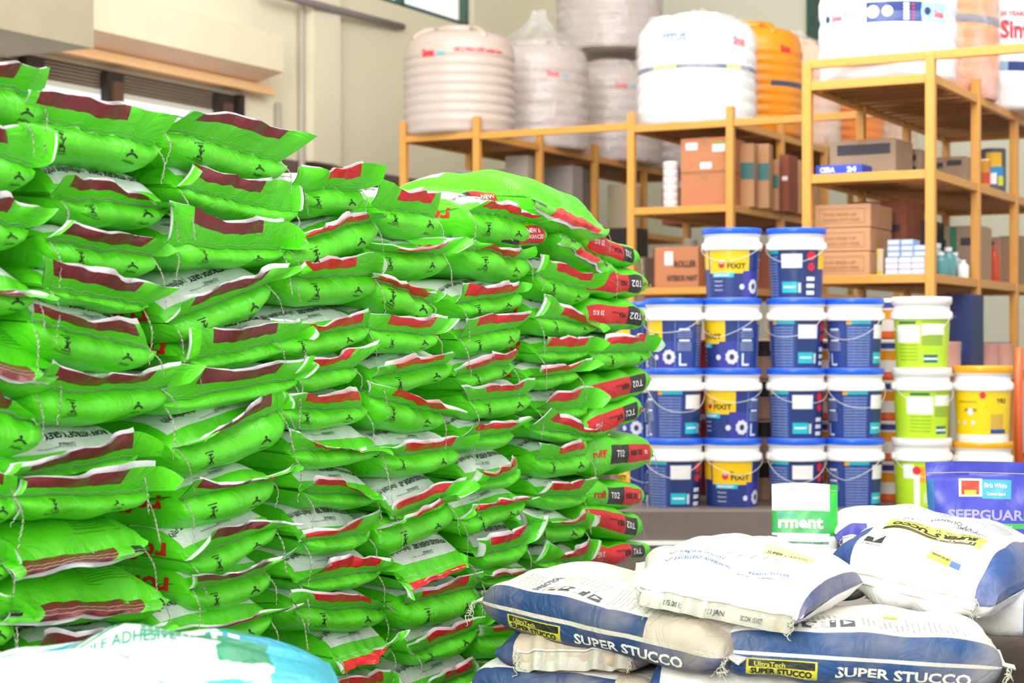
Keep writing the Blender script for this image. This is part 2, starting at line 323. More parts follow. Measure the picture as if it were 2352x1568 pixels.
# ================= sacks =================
def cr_closed(pts, n=240):
    P = np.asarray(pts, float); N = len(P); out = []
    k = n//N
    for i in range(N):
        p0, p1, p2, p3 = P[i-1], P[i], P[(i+1) % N], P[(i+2) % N]
        for t in np.arange(k)/k:
            out.append(0.5*((2*p1) + (-p0+p2)*t + (2*p0-5*p1+4*p2-p3)*t*t + (-p0+3*p1-3*p2+p3)*t**3))
    return np.array(out)
class Sack:
    """pillow: width W along x, closed section (y,z); a is the distance round the section from its first point"""
    def __init__(s, W, prof, zc, p=4.0, q=2.2, pin=0.0, amp=0.003, seed=0, close='z', bend=0.0, crease=0.0, shrink=0.10, dome=0.0):
        s.W = W; s.zc = zc; s.p = p; s.q = q; s.pin = pin; s.amp = amp; s.close = close; s.bend = bend; s.crease = crease; s.shrink = shrink; s.dome = dome
        C = cr_closed(prof); C2 = np.vstack([C, C[:1]]); dl = np.linalg.norm(np.diff(C2, axis=0), axis=1)
        s.al = np.concatenate([[0], np.cumsum(dl)]); s.L = s.al[-1]; s.C = C2
        T = np.gradient(C2, axis=0); T /= np.linalg.norm(T, axis=1)[:, None] + 1e-9
        s.N = np.stack([-T[:, 1], T[:, 0]], 1)
        if np.dot(s.N[len(s.N)//8], s.C[len(s.C)//8] - s.C.mean(0)) < 0: s.N = -s.N
        s.yc = s.C[:, 0].mean()
        r = np.random.RandomState(seed); s.ks = r.uniform(-45, 45, (9, 2)); s.ph = r.uniform(0, 6.28, 9); s.wt = 1/(1+np.linalg.norm(s.ks, axis=1)/28)
        s.cf = r.uniform(70, 130, 3); s.cp = r.uniform(0, 6.28, 3)
    def P(s, x, a, off=0.0):
        x = np.asarray(x, float); a = np.asarray(a, float); am = np.mod(a, s.L)
        y = np.interp(am, s.al, s.C[:, 0]); z = np.interp(am, s.al, s.C[:, 1]); ny = np.interp(am, s.al, s.N[:, 0]); nz = np.interp(am, s.al, s.N[:, 1])
        sgn = np.where(am > s.L/2, am - s.L, am)
        sx = np.clip(np.abs(2*x/s.W), 0, 1); g = np.maximum(np.power(np.clip(1-sx**s.p, 0, 1), 1/s.q), 0.16)
        d = s.amp*sum(w*np.sin(k[0]*x + k[1]*sgn + f) for w, k, f in zip(s.wt, s.ks, s.ph))
        rg = np.abs(np.sin(s.ks[0][0]*0.9*x + s.ks[1][1]*1.3*sgn + s.ph[0] + 1.3*np.sin(18*x+s.ph[3]))) + np.abs(np.sin(s.ks[2][0]*1.5*x - s.ks[3][1]*0.9*sgn + s.ph[1] + np.sin(25*sgn+s.ph[4])))
        d = d - s.amp*1.5*np.exp(-rg*3.0)
        if s.crease: d = d + s.crease*np.exp(-np.abs(sgn)/0.05)*sum(np.sin(c*x + f) for c, f in zip(s.cf, s.cp))/2
        d = d*(0.25+0.75*g) + off
        y = y + ny*d; z = z + nz*d
        if s.dome: z = z + s.dome*(g-1)*0  # kept flat
        if s.close == 'z':
            z2 = s.zc + (z - s.zc)*g; y2 = s.yc + (y - s.yc)*(1 - s.shrink*(1-g))
        else:
            y2 = s.zc + (y - s.zc)*g; z2 = z
        if s.pin:
            w_ = np.exp(-(sgn/s.pin)**2); z2 = z2*(1-w_) + z*w_; y2 = y2*(1-w_) + y*w_
        z2 = z2 - s.bend*(2*x/s.W)**2
        return np.stack([x, y2, z2], -1)
    def body(s, mb, nx=25, na=44, m=0, uvs=(1.0, 0.0)):
        l = np.linspace(-1, 1, nx); sx = np.sign(l)*(1-(1-np.abs(l))**1.6); a = np.linspace(-s.L/2, s.L/2, na+1)
        X, Aa = np.meshgrid(sx*s.W/2, a, indexing='ij')
        G = s.P(X, Aa); UV = np.stack([X*uvs[0], Aa + uvs[1]], -1)
        mb.grid(G, m, UV)
        for e in (0, -1):
            c = G[e].mean(0); V = np.vstack([G[e], c[None]]); n_ = len(G[e])
            mb.add(V, [((i, i+1, n_) if e == 0 else (i+1, i, n_)) for i in range(n_-1)], m, np.vstack([UV[e], UV[e][n_//2][None]]))
    def ink(s, mb, geo, m, off=0.0012):
        V, T = geo
        if not len(V): return
        mb.add(s.P(V[:, 0], V[:, 1], off), T, m, smooth=False)

GB = '#5cdb1e'
M_GRN = {}
M_INK = mat('black_ink', '#1d211c', 0.6); M_RINK = mat('red_ink', '#d81e1a', 0.5); M_WINK = mat('white_ink', '#f2f2ee', 0.6)
M_THREAD = mat('cotton_thread', '#c9c8b4', 0.9)
WP = '#eceeea'
for nm, hexs in (('M', '#7b2a2c'), ('R', '#e01f28')):
    M_GRN[nm] = mat('green_woven_sack_'+('maroon' if nm == 'M' else 'red'), GB, 0.38, noise=0.07, nscale=14, bump=0.3, bscale=9, crinkle=True, rnd=0.07, warp=0.0015,
                    rects=[(-0.155, 0.17, 0.035, 0.215, WP), (-0.155, 0.17, 0.225, 0.27, WP)])
    M_GRN[nm+'f'] = mat('green_flap_'+nm.lower(), GB, 0.36, noise=0.05, nscale=14, bump=0.32, bscale=11, crinkle=True, rnd=0.09, rects=[(0, 1, 0.0, 2.0, hexs)])
    M_GRN[nm+'F'] = mat('green_sewn_end_'+nm.lower(), GB, 0.4, noise=0.05, nscale=14, bump=0.32, bscale=11, crinkle=True, rnd=0.09,
                        rects=[(0, 1, -1.0, 2.0, hexs), (-0.42, -0.20, -0.6, 0.72, '#22252c'), (1.2, 1.42, -0.6, 0.72, '#22252c')])
M_FW = mat('white_sack_lining', '#eeeaee', 0.55, noise=0.05, nscale=20, bump=0.2, bscale=40)
M_GIN = mat('pale_green_lining', '#d9efd4', 0.5, bump=0.2, bscale=40)

def hook_icon(cx, cy, h, flip=True):
    """no-hooks pictogram in a frame, upside down as printed"""
    g = []; w = h*0.68; t = h*0.055; f = -1 if flip else 1
    R = lambda pts, wd=t: g.append(stroke2d([(cx + x*w, cy + f*y*h) for x, y in pts], wd))
    R([(-.5, -.5), (.5, -.5), (.5, .5), (-.5, .5), (-.5, -.5)])
    R([(-.25, -.3), (.25, -.3)], t*1.8); R([(0, -.3), (0, .1), (-.05, .28), (-.2, .33), (-.3, .22)], t*1.6)
    R([(-.32, .38), (.32, -.1)], t*1.3); R([(.32, .38), (-.25, -.1)], t*1.3)
    return g
def man_logo(cx, cy, h):
    g = [disc2d(cx, cy + h*0.42, h*0.16, 10)]
    g.append(stroke2d([(cx-h*.62, cy-h*.12), (cx-h*.3, cy+h*.1), (cx, cy+h*.17), (cx+h*.3, cy+h*.1), (cx+h*.62, cy-h*.12)], h*0.17))
    return g
TITLE = {'M': 'ROFF VITROFIX GREY', 'R': 'ROFF NON-SKID ADHESIVE GREY'}
HIN = {'M': '| विट्रोफिक्स (ग्रे)', 'R': '| नॉन-स्किड एडहेसिव (ग्रे)'}
def ordn(n): return ['', 'first', 'second', 'third', 'fourth', 'fifth', 'sixth', 'seventh', 'eighth', 'ninth', 'tenth', 'eleventh', 'twelfth', 'thirteenth', 'fourteenth', 'fifteenth', 'sixteenth'][n]

def thread_pts(P, rng, L, outv):
    n = 11; t = np.linspace(0, 1, n); ph = rng.uniform(0, 6)
    sway = rng.uniform(-0.02, 0.02)
    return P + outv*0.012 + np.outer(t, [0, 0, -L]) + np.outer(np.sin(t*5+ph)*0.004 + sway*t, D) + np.outer(np.sin(t*7+ph)*0.003, A)
def green_sack(kind, Lp, Rp, ytop, ybot, tips, strip, label, group, seed, folded=False, lay=0.0, threads=2, side_text=False, hidden=False, off0=0.0, textrows=True):
    rng = np.random.RandomState(seed)
    P0 = PF + NF*off0
    PL = hit(Lp[0], Lp[1], P0, NF); PR = hit(Rp[0], Rp[1], P0, NF)
    mid = (PL+PR)/2; X = (PR-PL); Ws = np.linalg.norm(X); X /= Ws
    Yv = -NF - np.dot(-NF, X)*X; Yv /= np.linalg.norm(Yv); Z = np.cross(X, Yv)
    k = mid[1]/F; ym = (Lp[1]+Rp[1])/2
    T = max(0.085, (ybot-ytop)*k*1.04); zs = min(max((ybot-ym)*k, 0.018), T*0.96)
    W = Ws*1.07
    org = mid - Z*zs
    M = Matrix(((X[0], Yv[0], Z[0], org[0]), (X[1], Yv[1], Z[1], org[1]), (X[2], Yv[2], Z[2], org[2]), (0, 0, 0, 1)))
    root = empty('cement_sack' if False else 'adhesive_sack', None, mat=M)
    tag(root, label, 'sack', group)
    Dp = 0.52; hi = T-zs; b = 0.020 + 0.16*zs
    prof = [(0, zs), (0.018+0.1*hi, zs+hi*0.50), (0.065+0.15*hi, zs+hi*0.86), (0.16, T*0.995), (0.3, T), (0.42, T*0.97), (Dp-0.03, T*0.78), (Dp, T*0.5), (Dp-0.03, T*0.22),
            (0.42, 0.004), (0.25, 0), (0.10, 0.0), (0.02, zs*0.07), (-b*0.8, zs*0.30), (-b, zs*0.58), (-b*0.55, zs*0.85)]
    S = Sack(W, prof, T*0.48, p=4.5, q=2.1, pin=0.034, amp=0.0036, seed=seed, crease=0.003)
    mb = MB(); S.body(mb, 33 if not hidden else 13, 64 if not hidden else 26, 0, (0.36/W, rng.uniform(-0.006, 0.008) - (0.36 if folded else 0)))
    if not hidden and textrows:
        sc = W/0.40
        fl = -S.L  # front a runs negative
        if folded and T > 0.05:
            for r_ in range(5): S.ink(mb, text2d('For the best result read the data sheet before use and mix with clean water', W*0.06, 0.085-0.008*r_, 0.0042, w=W*0.3, bold=0), 1)
            for g in (stroke2d([(W*.05, .043), (W*.38, .043), (W*.38, .096), (W*.05, .096), (W*.05, .043)], .0008),): S.ink(mb, g, 1)
        if not folded and zs > 0.05:
            ih = min(0.040, zs*0.52); ac = -zs*0.66
            for g in hook_icon(-W*0.25, ac, ih): S.ink(mb, g, 1)
            S.ink(mb, text2d('USE NO HOOKS', -W*0.25+0.022, ac-ih*0.62, 0.0048, rot=math.pi), 1)
            for g in man_logo(W*0.23, ac-0.004, 0.024): S.ink(mb, g, 1)
            S.ink(mb, text2d('Pidilite', W*0.23-0.016, ac-0.026, 0.008, w=0.032), 1)
        if zs < T*0.9 and not folded:
            a0 = 0.084 if hi > 0.03 else 0.072
            ti = text2d(TITLE[kind], W*0.40, a0, 0.0155, w=min(W*0.5, 0.19), rot=math.pi, bold=0.03); S.ink(mb, ti, 1)
            S.ink(mb, text2d(HIN[kind], W*0.40-min(W*0.5, 0.19)-0.012, a0+0.001, 0.0135, w=W*0.30, rot=math.pi, bold=0.015), 1)
            S.ink(mb, text2d('COVERAGE', W*0.12, a0-0.028, 0.007, rot=math.pi), 1)
            S.ink(mb, text2d('APPLICATION AREAS', W*0.40, a0+0.024, 0.0062, rot=math.pi), 1)
            for r_ in range(2): S.ink(mb, text2d('For fixing tiles and stone on floors and walls, interior and exterior areas', W*0.40, a0+0.034+0.009*r_, 0.0038, rot=math.pi, bold=0.0), 1)
            S.ink(mb, text2d('45 to 50 sq ft per 20 kg bag at 3 mm bed thickness', W*0.12, a0-0.036, 0.0038, rot=math.pi, bold=0), 1)
        if side_text:     # red word on the bag's end that faces the gap
            V, Tt, Lg = text_geo('roff', 0.03)
            yy = 0.05 + V[:, 0]/Lg*0.13; zz = T*0.5 - (V[:, 1]/0.7-0.5)*min(0.042, T*0.42)
            zt = T*0.48; half = T*0.50
            gg = np.clip(np.abs(zz-zt)/half, 0, 0.98); sx = np.power(1-gg**S.q, 1/S.p)
            mb.add(np.stack([-W/2*sx-0.002, yy, zz], 1), Tt, 2, smooth=False)
    mb.build('sack_body', [M_GRN[kind], M_INK, M_RINK], root)
    # ---- flap above the seam ----
    def loc(P):
        d = P - org; return np.array([np.dot(d, X), np.dot(d, Yv), np.dot(d, Z)])
    outs = [0.034, 0.044, 0.034] if not folded else [0.046, 0.052, 0.046]
    tp = [loc(hit(t[0], t[1], P0 + NF*(o + rng.uniform(-0.008, 0.010)), NF)) for t, o in zip(tips, outs)]
    nx, nh = (49, 8) if not hidden else (9, 3)
    s_ = np.linspace(-1, 1, nx)
    seam = S.P(s_*Ws/2*0.995, np.zeros(nx)); seam[:, 0] = s_*Ws/2; seam[:, 1] -= 0.002
    # smooth tip line through three measured points with crumples
    xm = (tp[1][0]-tp[0][0])/(tp[2][0]-tp[0][0]+1e-9); xm = min(max(xm, 0.2), 0.8)
    t = (s_+1)/2
    l0 = (t-xm)*(t-1)/((0-xm)*(0-1)); l1 = t*(t-1)/(xm*(xm-1)); l2 = t*(t-xm)/(1-xm)
    quad = l0[:, None]*tp[0] + l1[:, None]*tp[1] + l2[:, None]*tp[2]
    lin = np.stack([np.interp(t, [0, xm, 1], [tp[0][c], tp[1][c], tp[2][c]]) for c in range(3)], 1)
    tip = 0.45*quad + 0.55*lin
    tip[:, 0] = lin[:, 0]
    fr = rng.uniform(5, 9); ph = rng.uniform(0, 6, 4)
    tri = lambda x: 2*np.abs(2*(x/6.283 - np.floor(x/6.283 + 0.5))) - 1
    env = np.sin(np.pi*np.clip(t, 0.02, 0.98))**0.4
    cr = (tri(fr*2*t + ph[0])*0.6 + tri(fr*3.7*t + ph[1])*0.35)*env
    fh = np.linalg.norm(tip - seam, axis=1).mean()
    ea = rng.uniform(-0.030, 0.022, 2); e1 = np.clip((0.20-t)/0.20, 0, 1)**1.3; e2 = np.clip((t-0.80)/0.20, 0, 1)**1.3
    kf = min(1.0, fh/0.045)
    tip[:, 1] += (cr*0.015 + e1*ea[0] + e2*ea[1])*kf; tip[:, 2] += (tri(fr*1.7*t+ph[2])*0.005*env + tri(fr*2.9*t+ph[3])*0.0025*env)*kf
    if not folded: tip[:, 1] = np.minimum(tip[:, 1], seam[:, 1]-0.008)
    h = np.linspace(0, 1, nh)
    bul = (0.006 if not folded else 0.016)
    def sheet(lift, back, seg=slice(None)):
        tp2 = tip.copy(); tp2[:, 2] += lift; tp2[:, 1] += back
        G = seam[None]*(1-h)[:, None, None] + tp2[None]*h[:, None, None]
        G[..., 1] -= (np.sin(np.pi*h)[:, None]*(bul + 0.004*cr[None]))
        G[..., 1] += np.linspace(0, 1, nh)[:, None]*0.0 + (0.0015 if back else 0)
        return G
    front = sheet(0, 0)
    u = (t - strip[0])/(strip[1]-strip[0])
    h0 = max(0.12, 1-0.036/max(fh, 0.02)); vv = (h-h0)/(1-h0) if not folded else (h-0.05)/0.8
    UV = np.stack(np.broadcast_arrays(u[None, :], vv[:, None]), -1)
    fb = MB(); fb.grid(front, 0, UV)
    lift = rng.uniform(0.004, 0.013)*(0.5+0.5*np.sin(fr*0.8*t+ph[0])) + 0.0015
    if folded: lift = -lift*0.9
    bk = sheet(0, 0.004); bk2 = bk.copy(); bk2[-1, :, 2] += lift; bk2[-2, :, 2] += lift*0.5; bk2[-1, :, 1] += 0.003
    fb.grid(bk2, 1, None, flip=True)
    # corner ears: the end of the flap runs on and curls over
    for sd in (0, 1):
        if folded or rng.rand() > 0.62: continue
        e0 = front[:, -1 if sd else 0]; n_e = 7; amax = rng.uniform(0.6, 2.6); st = rng.uniform(0.004, 0.0085)*min(1.3, fh/0.05+.3); dn = rng.uniform(-0.5, 0.7)
        G = np.zeros((nh, n_e, 3)); cur = e0.copy(); G[:, 0] = cur
        for j in range(1, n_e):
            th_ = amax*(j/(n_e-1)); tp_ = np.linspace(1.0, 1.0, nh)
            cur = cur + np.stack([(1 if sd else -1)*st*math.cos(th_)*tp_, -st*math.sin(th_)*tp_, -st*dn*math.sin(th_)*(0.3+h)], 1)
            c0 = cur.mean(0); G[:, j] = c0 + (cur-c0)*(1-0.35*(j/(n_e-1))**2)
        B2 = G.copy(); B2[..., 1] += 0.0025
        fb.grid(G, 0, np.full((nh, n_e, 2), -3.0), flip=(sd == 0)*False); fb.grid(B2, 1, None, flip=True)
    fb.build('flap', [M_GRN[kind+('F' if folded else 'f')], M_FW], root)
    if hidden: return root
    # ---- stitching along the seam ----
    sb = MB()
    rows = (0.02, 0.14) if not folded else (0.35, 0.6)
    for hv in rows:
        i0 = hv*(nh-1); a_ = int(i0); fr_ = i0-a_
        ln = front[a_]*(1-fr_) + front[min(a_+1, nh-1)]*fr_
        ln = ln.copy(); ln[:, 1] -= 0.0022; ln[:, 2] += 0.0008*np.sin(np.arange(nx)*2.1)
        sb.tube(ln, 0.00075, 3)
    sb.build('stitching', [M_THREAD], root)
    if threads:
        ends = [front[0, -1], front[0, 0]] if threads == 2 else [front[0, -1] if rng.rand() < .5 else front[0, 0]]
        for e in ends:
            tb = MB(); Ln = rng.uniform(0.05, 0.13)
            n = 22; tt = np.linspace(0, 1, n); p2 = rng.uniform(0, 6); sw = rng.uniform(-.025, .025)
            base = np.stack([e[0] + np.sin(tt*4+p2)*0.004 - math.sin(p2)*0.004 + sw*tt**1.5, e[1]-0.004-0.03*np.sin(np.minimum(tt*2, 1)*1.57), e[2] - Ln*tt], 1)
            for q in (0, math.pi):
                w_ = base.copy(); w_[:, 0] += np.sin(tt*34+q)*0.0022; w_[:, 1] += np.cos(tt*34+q)*0.0015
                if q: w_ = w_[:int(n*rng.uniform(.6, 1))]
                tb.tube(w_, 0.0009, 3)
            tb.build('loose_thread', [M_THREAD], root)
    return root
# (column, kind, seam left, seam right, top y, bottom y, flap tips left/mid/right, strip x range, flags)
GS = [
(0,'M',(-110,175),(85,225),120,300,[(-95,128),(10,150),(130,152)],(-60,38),''),
(0,'M',(-120,330),(66,382),270,440,[(-100,255),(-10,290),(76,297)],(-80,16),''),
(0,'M',(-130,490),(50,520),430,575,[(-120,440),(0,455),(100,478)],(-80,28),''),
(0,'M',(-120,640),(64,668),572,728,[(-110,668),(0,672),(112,690)],(-100,60),''),
(0,'M',(-140,800),(123,848),728,905,[(-140,838),(0,862),(120,880)],(-60,58),'F'),
(0,'M',(-130,910),(80,970),880,1050,[(-120,872),(10,902),(92,978)],(-90,10),''),
(0,'M',(-140,1110),(28,1140),1060,1210,[(-130,1075),(-40,1085),(30,1090)],(-100,0),''),
(0,'M',(-140,1270),(14,1290),1215,1350,[(-130,1225),(-50,1230),(18,1240)],(-100,-10),''),
(0,'M',(-140,1400),(18,1420),1360,1495,[(-130,1360),(-50,1362),(20,1368)],(-100,-10),''),
(1,'M',(35,266),(351,332),205,384,[(66,205),(207,226),(389,266)],(84,294),''),
(1,'M',(131,456),(372,478),358,522,[(150,404),(255,420),(345,462)],(152,345),''),
(1,'M',(108,552),(341,588),520,640,[(148,514),(239,530),(400,556)],(150,347),''),
(1,'M',(110,665),(325,702),610,712,[(120,592),(223,626),(392,662)],(124,322),''),
(1,'M',(67,738),(338,803),672,846,[(83,697),(191,732),(325,742)],(72,306),''),
(1,'M',(74,896),(362,894),838,976,[(112,836),(236,866),(412,838)],(128,352),''),
(1,'M',(4,1092),(300,1052),966,1104,[(40,1078),(190,1034),(312,990)],(76,305),''),
(1,'M',(29,1141),(324,1128),1078,1190,[(68,1100),(181,1094),(348,1069)],(64,279),''),
(1,'M',(0,1296),(322,1250),1184,1306,[(14,1330),(150,1300),(324,1276)],(44,254),'F'),
(1,'M',(18,1390),(366,1374),1300,1440,[(18,1434),(190,1416),(362,1402)],(86,312),'F'),
(1,'M',(70,1502),(300,1478),1424,1534,[(84,1453),(180,1456),(377,1434)],(84,262),''),
(2,'M',(366,300),(641,370),262,408,[(428,256),(526,264),(714,314)],(455,655),''),
(2,'M',(405,432),(664,489),378,508,[(464,376),(542,406),(678,414)],(452,600),''),
(2,'M',(386,566),(638,571),500,622,[(404,462),(529,508),(656,506)],(440,602),''),
(2,'M',(388,735),(604,652),610,768,[(424,690),(492,664),(664,612)],(446,620),''),
(2,'M',(430,826),(676,780),722,846,[(446,756),(558,754),(698,735)],(488,632),''),
(2,'M',(366,922),(664,872),836,938,[(400,836),(542,850),(698,827)],(452,632),''),
(2,'M',(398,1026),(634,944),908,1080,[(470,1014),(555,956),(640,892)],(500,626),''),
(2,'M',(416,1146),(610,1094),1068,1206,[(462,1100),(540,1114),(698,1068)],(460,640),''),
(2,'M',(430,1284),(616,1206),1160,1306,[(478,1218),(543,1203),(698,1206)],(484,612),''),
(2,'M',(433,1355),(604,1312),1262,1402,[(426,1320),(514,1322),(704,1254)],(426,616),''),
(2,'M',(378,1462),(606,1412),1350,1502,[(372,1450),(520,1436),(682,1388)],(470,600),''),
(2,'M',(390,1560),(620,1530),1496,1600,[(400,1520),(500,1510),(640,1490)],(430,590),''),
(3,'R',(680,432),(818,438),398,500,[(712,382),(765,392),(818,377)],(750,814),''),
(3,'R',(646,566),(848,506),494,612,[(716,536),(770,514),(838,490)],(724,836),'G'),
(3,'R',(655,634),(848,634),598,704,[(682,600),(753,601),(851,580)],(682,812),''),
(3,'R',(622,780),(832,752),698,820,[(640,733),(730,748),(845,712)],(702,830),''),
(3,'R',(672,860),(806,846),786,898,[(690,826),(753,823),(860,786)],(706,810),''),
(3,'R',(641,937),(830,935),880,990,[(650,907),(737,908),(840,896)],(692,836),''),
(3,'R',(667,1040),(856,1024),964,1076,[(664,984),(752,1026),(868,1036)],(716,832),''),
(3,'R',(694,1130),(856,1136),1056,1170,[(708,1110),(782,1100),(836,1146)],(704,824),''),
(3,'R',(692,1240),(836,1228),1140,1274,[(712,1228),(786,1210),(889,1171)],(714,832),''),
(3,'R',(682,1336),(860,1312),1245,1360,[(745,1296),(829,1276),(885,1290)],(750,870),''),
(3,'R',(676,1396),(872,1396),1342,1454,[(680,1362),(783,1363),(878,1380)],(718,850),''),
(3,'R',(768,1512),(886,1480),1424,1540,[(772,1544),(850,1525),(932,1452)],(776,890),'D'),
(3,'R',(710,1590),(890,1580),1512,1640,[(740,1570),(800,1560),(900,1540)],(760,880),''),
(4,'R',(858,470),(996,500),425,542,[(876,411),(930,436),(1026,438)],(912,992),''),
(4,'R',(834,568),(1014,582),540,642,[(850,553),(950,576),(1070,544)],(920,1034),''),
(4,'R',(848,642),(980,696),628,730,[(860,629),(925,650),(1010,676)],(862,990),''),
(4,'R',(842,758),(994,768),698,815,[(846,714),(925,730),(1040,730)],(886,1004),''),
(4,'R',(856,864),(1024,832),800,902,[(853,847),(944,828),(1044,811)],(904,1016),''),
(4,'R',(846,911),(1006,946),884,992,[(857,877),(944,904),(1064,950)],(898,1030),''),
(4,'R',(868,1043),(1038,1034),976,1094,[(875,1028),(966,1019),(1060,1004)],(930,1044),''),
(4,'R',(898,1186),(1018,1144),1078,1192,[(890,1172),(966,1130),(1078,1100)],(904,1032),''),
(4,'R',(866,1213),(1022,1156),1170,1260,[(896,1208),(960,1184),(1020,1146)],(944,1020),''),
(4,'R',(916,1330),(1060,1288),1215,1344,[(940,1356),(1000,1334),(1064,1302)],(946,1060),'D'),
(4,'R',(920,1387),(1084,1350),1322,1438,[(950,1370),(1030,1340),(1110,1312)],(976,1080),''),
(4,'R',(945,1500),(1082,1446),1402,1515,[(930,1482),(1026,1446),(1104,1416)],(976,1082),''),
(4,'R',(926,1600),(1088,1540),1490,1625,[(950,1580),(1020,1550),(1096,1510)],(1020,1086),''),
(5,'R',(1072,484),(1200,508),448,568,[(1113,460),(1166,471),(1243,503)],(1119,1232),''),
(5,'R',(1062,566),(1202,596),544,646,[(1100,548),(1155,572),(1216,574)],(1124,1194),''),
(5,'R',(1050,694),(1184,672),636,735,[(1075,652),(1136,660),(1210,648)],(1080,1198),''),
(5,'R',(1050,776),(1180,753),702,818,[(1063,733),(1136,724),(1228,720)],(1094,1216),''),
(5,'R',(1047,860),(1170,834),798,888,[(1052,851),(1117,825),(1193,803)],(1068,1190),''),
(5,'R',(1074,920),(1206,906),858,962,[(1058,889),(1150,887),(1228,871)],(1106,1198),''),
(5,'R',(1066,1002),(1166,992),952,1034,[(1086,970),(1141,974),(1228,960)],(1088,1190),''),
(5,'R',(1074,1108),(1184,1086),1020,1128,[(1086,1072),(1141,1088),(1192,1047)],(1104,1190),''),
(5,'R',(1052,1190),(1192,1150),1112,1216,[(1104,1160),(1150,1152),(1220,1143)],(1108,1216),''),
(5,'R',(1094,1278),(1196,1254),1182,1300,[(1104,1240),(1163,1230),(1241,1189)],(1126,1200),''),
(5,'R',(1096,1330),(1216,1318),1276,1350,[(1100,1322),(1160,1318),(1218,1308)],(1130,1200),''),
(6,'R',(1213,452),(1385,524),414,545,[(1212,474),(1290,504),(1384,540)],(1262,1368),'F'),
(6,'R',(1284,534),(1398,606),512,625,[(1284,556),(1340,586),(1396,626)],(1318,1366),'F'),
(6,'R',(1228,630),(1342,666),588,700,[(1250,588),(1305,612),(1352,628)],(1280,1350),''),
(6,'R',(1226,730),(1362,740),676,776,[(1250,676),(1308,706),(1390,764)],(1294,1376),''),
(6,'R',(1230,810),(1340,806),766,834,[(1262,774),(1306,778),(1364,774)],(1266,1350),''),
(6,'R',(1212,864),(1314,856),826,890,[(1228,850),(1289,843),(1360,824)],(1244,1334),''),
(6,'R',(1226,938),(1336,938),882,966,[(1241,926),(1287,904),(1367,890)],(1254,1330),''),
(6,'R',(1214,984),(1352,1002),946,1014,[(1258,938),(1315,966),(1398,1000)],(1272,1376),''),
(6,'R',(1226,1054),(1342,1048),1008,1096,[(1240,1018),(1296,1026),(1352,1010)],(1282,1342),''),
(6,'R',(1236,1136),(1336,1140),1088,1170,[(1246,1106),(1296,1112),(1361,1096)],(1256,1334),''),
(6,'R',(1200,1206),(1334,1208),1164,1248,[(1196,1170),(1287,1204),(1352,1177)],(1282,1352),''),
(6,'R',(1228,1292),(1336,1290),1242,1310,[(1258,1238),(1296,1272),(1352,1238)],(1286,1350),''),
(7,'R',(1356,812),(1486,806),768,850,[(1400,776),(1450,772),(1500,768)],(1402,1480),''),
]
cols = {}
GS2 = []
for i, b in enumerate(GS): cols.setdefault(b[0], []).append(i)
# rows that stand below the photograph's edge, down to the plinth
for c in (0, 1, 2, 3, 4, 5):
    ex = GS[cols[c][-1]]; cx = (ex[2][0]+ex[3][0])/2; wd = {0: 150, 1: 290, 2: 230, 3: 180, 4: 160, 5: 120}[c]
    Yc = hit(cx, 1000, PF, NF)[1]; y = ex[5] + 2; step = 0.105*F/Yc; ylim = CY + (H-ZP)*F/Yc
    while y + step*0.6 < ylim:
        y2 = min(y+step, ylim)
        GS2.append((c, ex[1], (cx-wd/2, y+step*.35), (cx+wd/2, y+step*.3), y, y2, [(cx-wd/2, y+step*.1), (cx, y+step*.1), (cx+wd/2, y+step*.05)], (cx-wd/4, cx+wd/4), 'H')); y += step
CN = {0: 'column at the left edge', 1: 'second column from left', 2: 'third column from left', 3: 'fourth column from left', 4: 'fifth column from left', 5: 'sixth column from left', 6: 'seventh column from left', 7: 'far right end column'}
cnt = {}
SIDE = {(2, 6), (2, 4), (2, 5), (2, 9), (2, 10), (2, 8), (5, 1), (5, 2), (5, 4), (5, 5), (6, 4), (6, 5), (6, 6), (4, 3)}
for i, b in enumerate(GS + GS2):
    c, kind, Lp, Rp, yt, yb, tips, st, fl = b
    cnt[c] = cnt.get(c, 0) + 1; r_ = cnt[c]
    colr = 'maroon' if kind == 'M' else 'red'
    up = (Lp[1]+Rp[1])/2 - tips[1][1]; vis = (yb - (Lp[1]+Rp[1])/2)/(yb-yt)
    if 'H' in fl: lab = 'green sack in a hidden row at the foot of the green stack'; grp = 'green sacks hidden at the foot of the stack'
    else:
        grp = 'green sacks with %s strips in the stack' % colr
        if 'F' in fl: stt = 'folded sewn %s end' % colr
        elif 'G' in fl: stt = 'dirty torn %s flap' % colr
        elif 'D' in fl: stt = 'drooping %s flap' % colr
        elif up > 45: stt = 'tall upright %s flap' % colr
        elif vis < 0.5: stt = 'slack %s flap, white print showing' % colr
        elif up < 12: stt = 'sagging %s flap' % colr
        else: stt = 'short upright %s flap' % colr
        lab = 'green sack with %s, %s from top, %s' % (stt, ordn(r_), CN[c])
        lab = ' '.join(lab.split()[:16])
    x0, x1 = tips[0][0], tips[2][0]
    sr = ((st[0]-x0)/(x1-x0), (st[1]-x0)/(x1-x0))
    if 'F' in fl or 'D' in fl: pass
    green_sack(kind, Lp, Rp, yt, yb, tips, sr, lab, grp, 100+i, folded='F' in fl, hidden='H' in fl, threads=(2 if c in (1, 2, 3) else 1), side_text=(c, r_) in SIDE, textrows='H' not in fl)
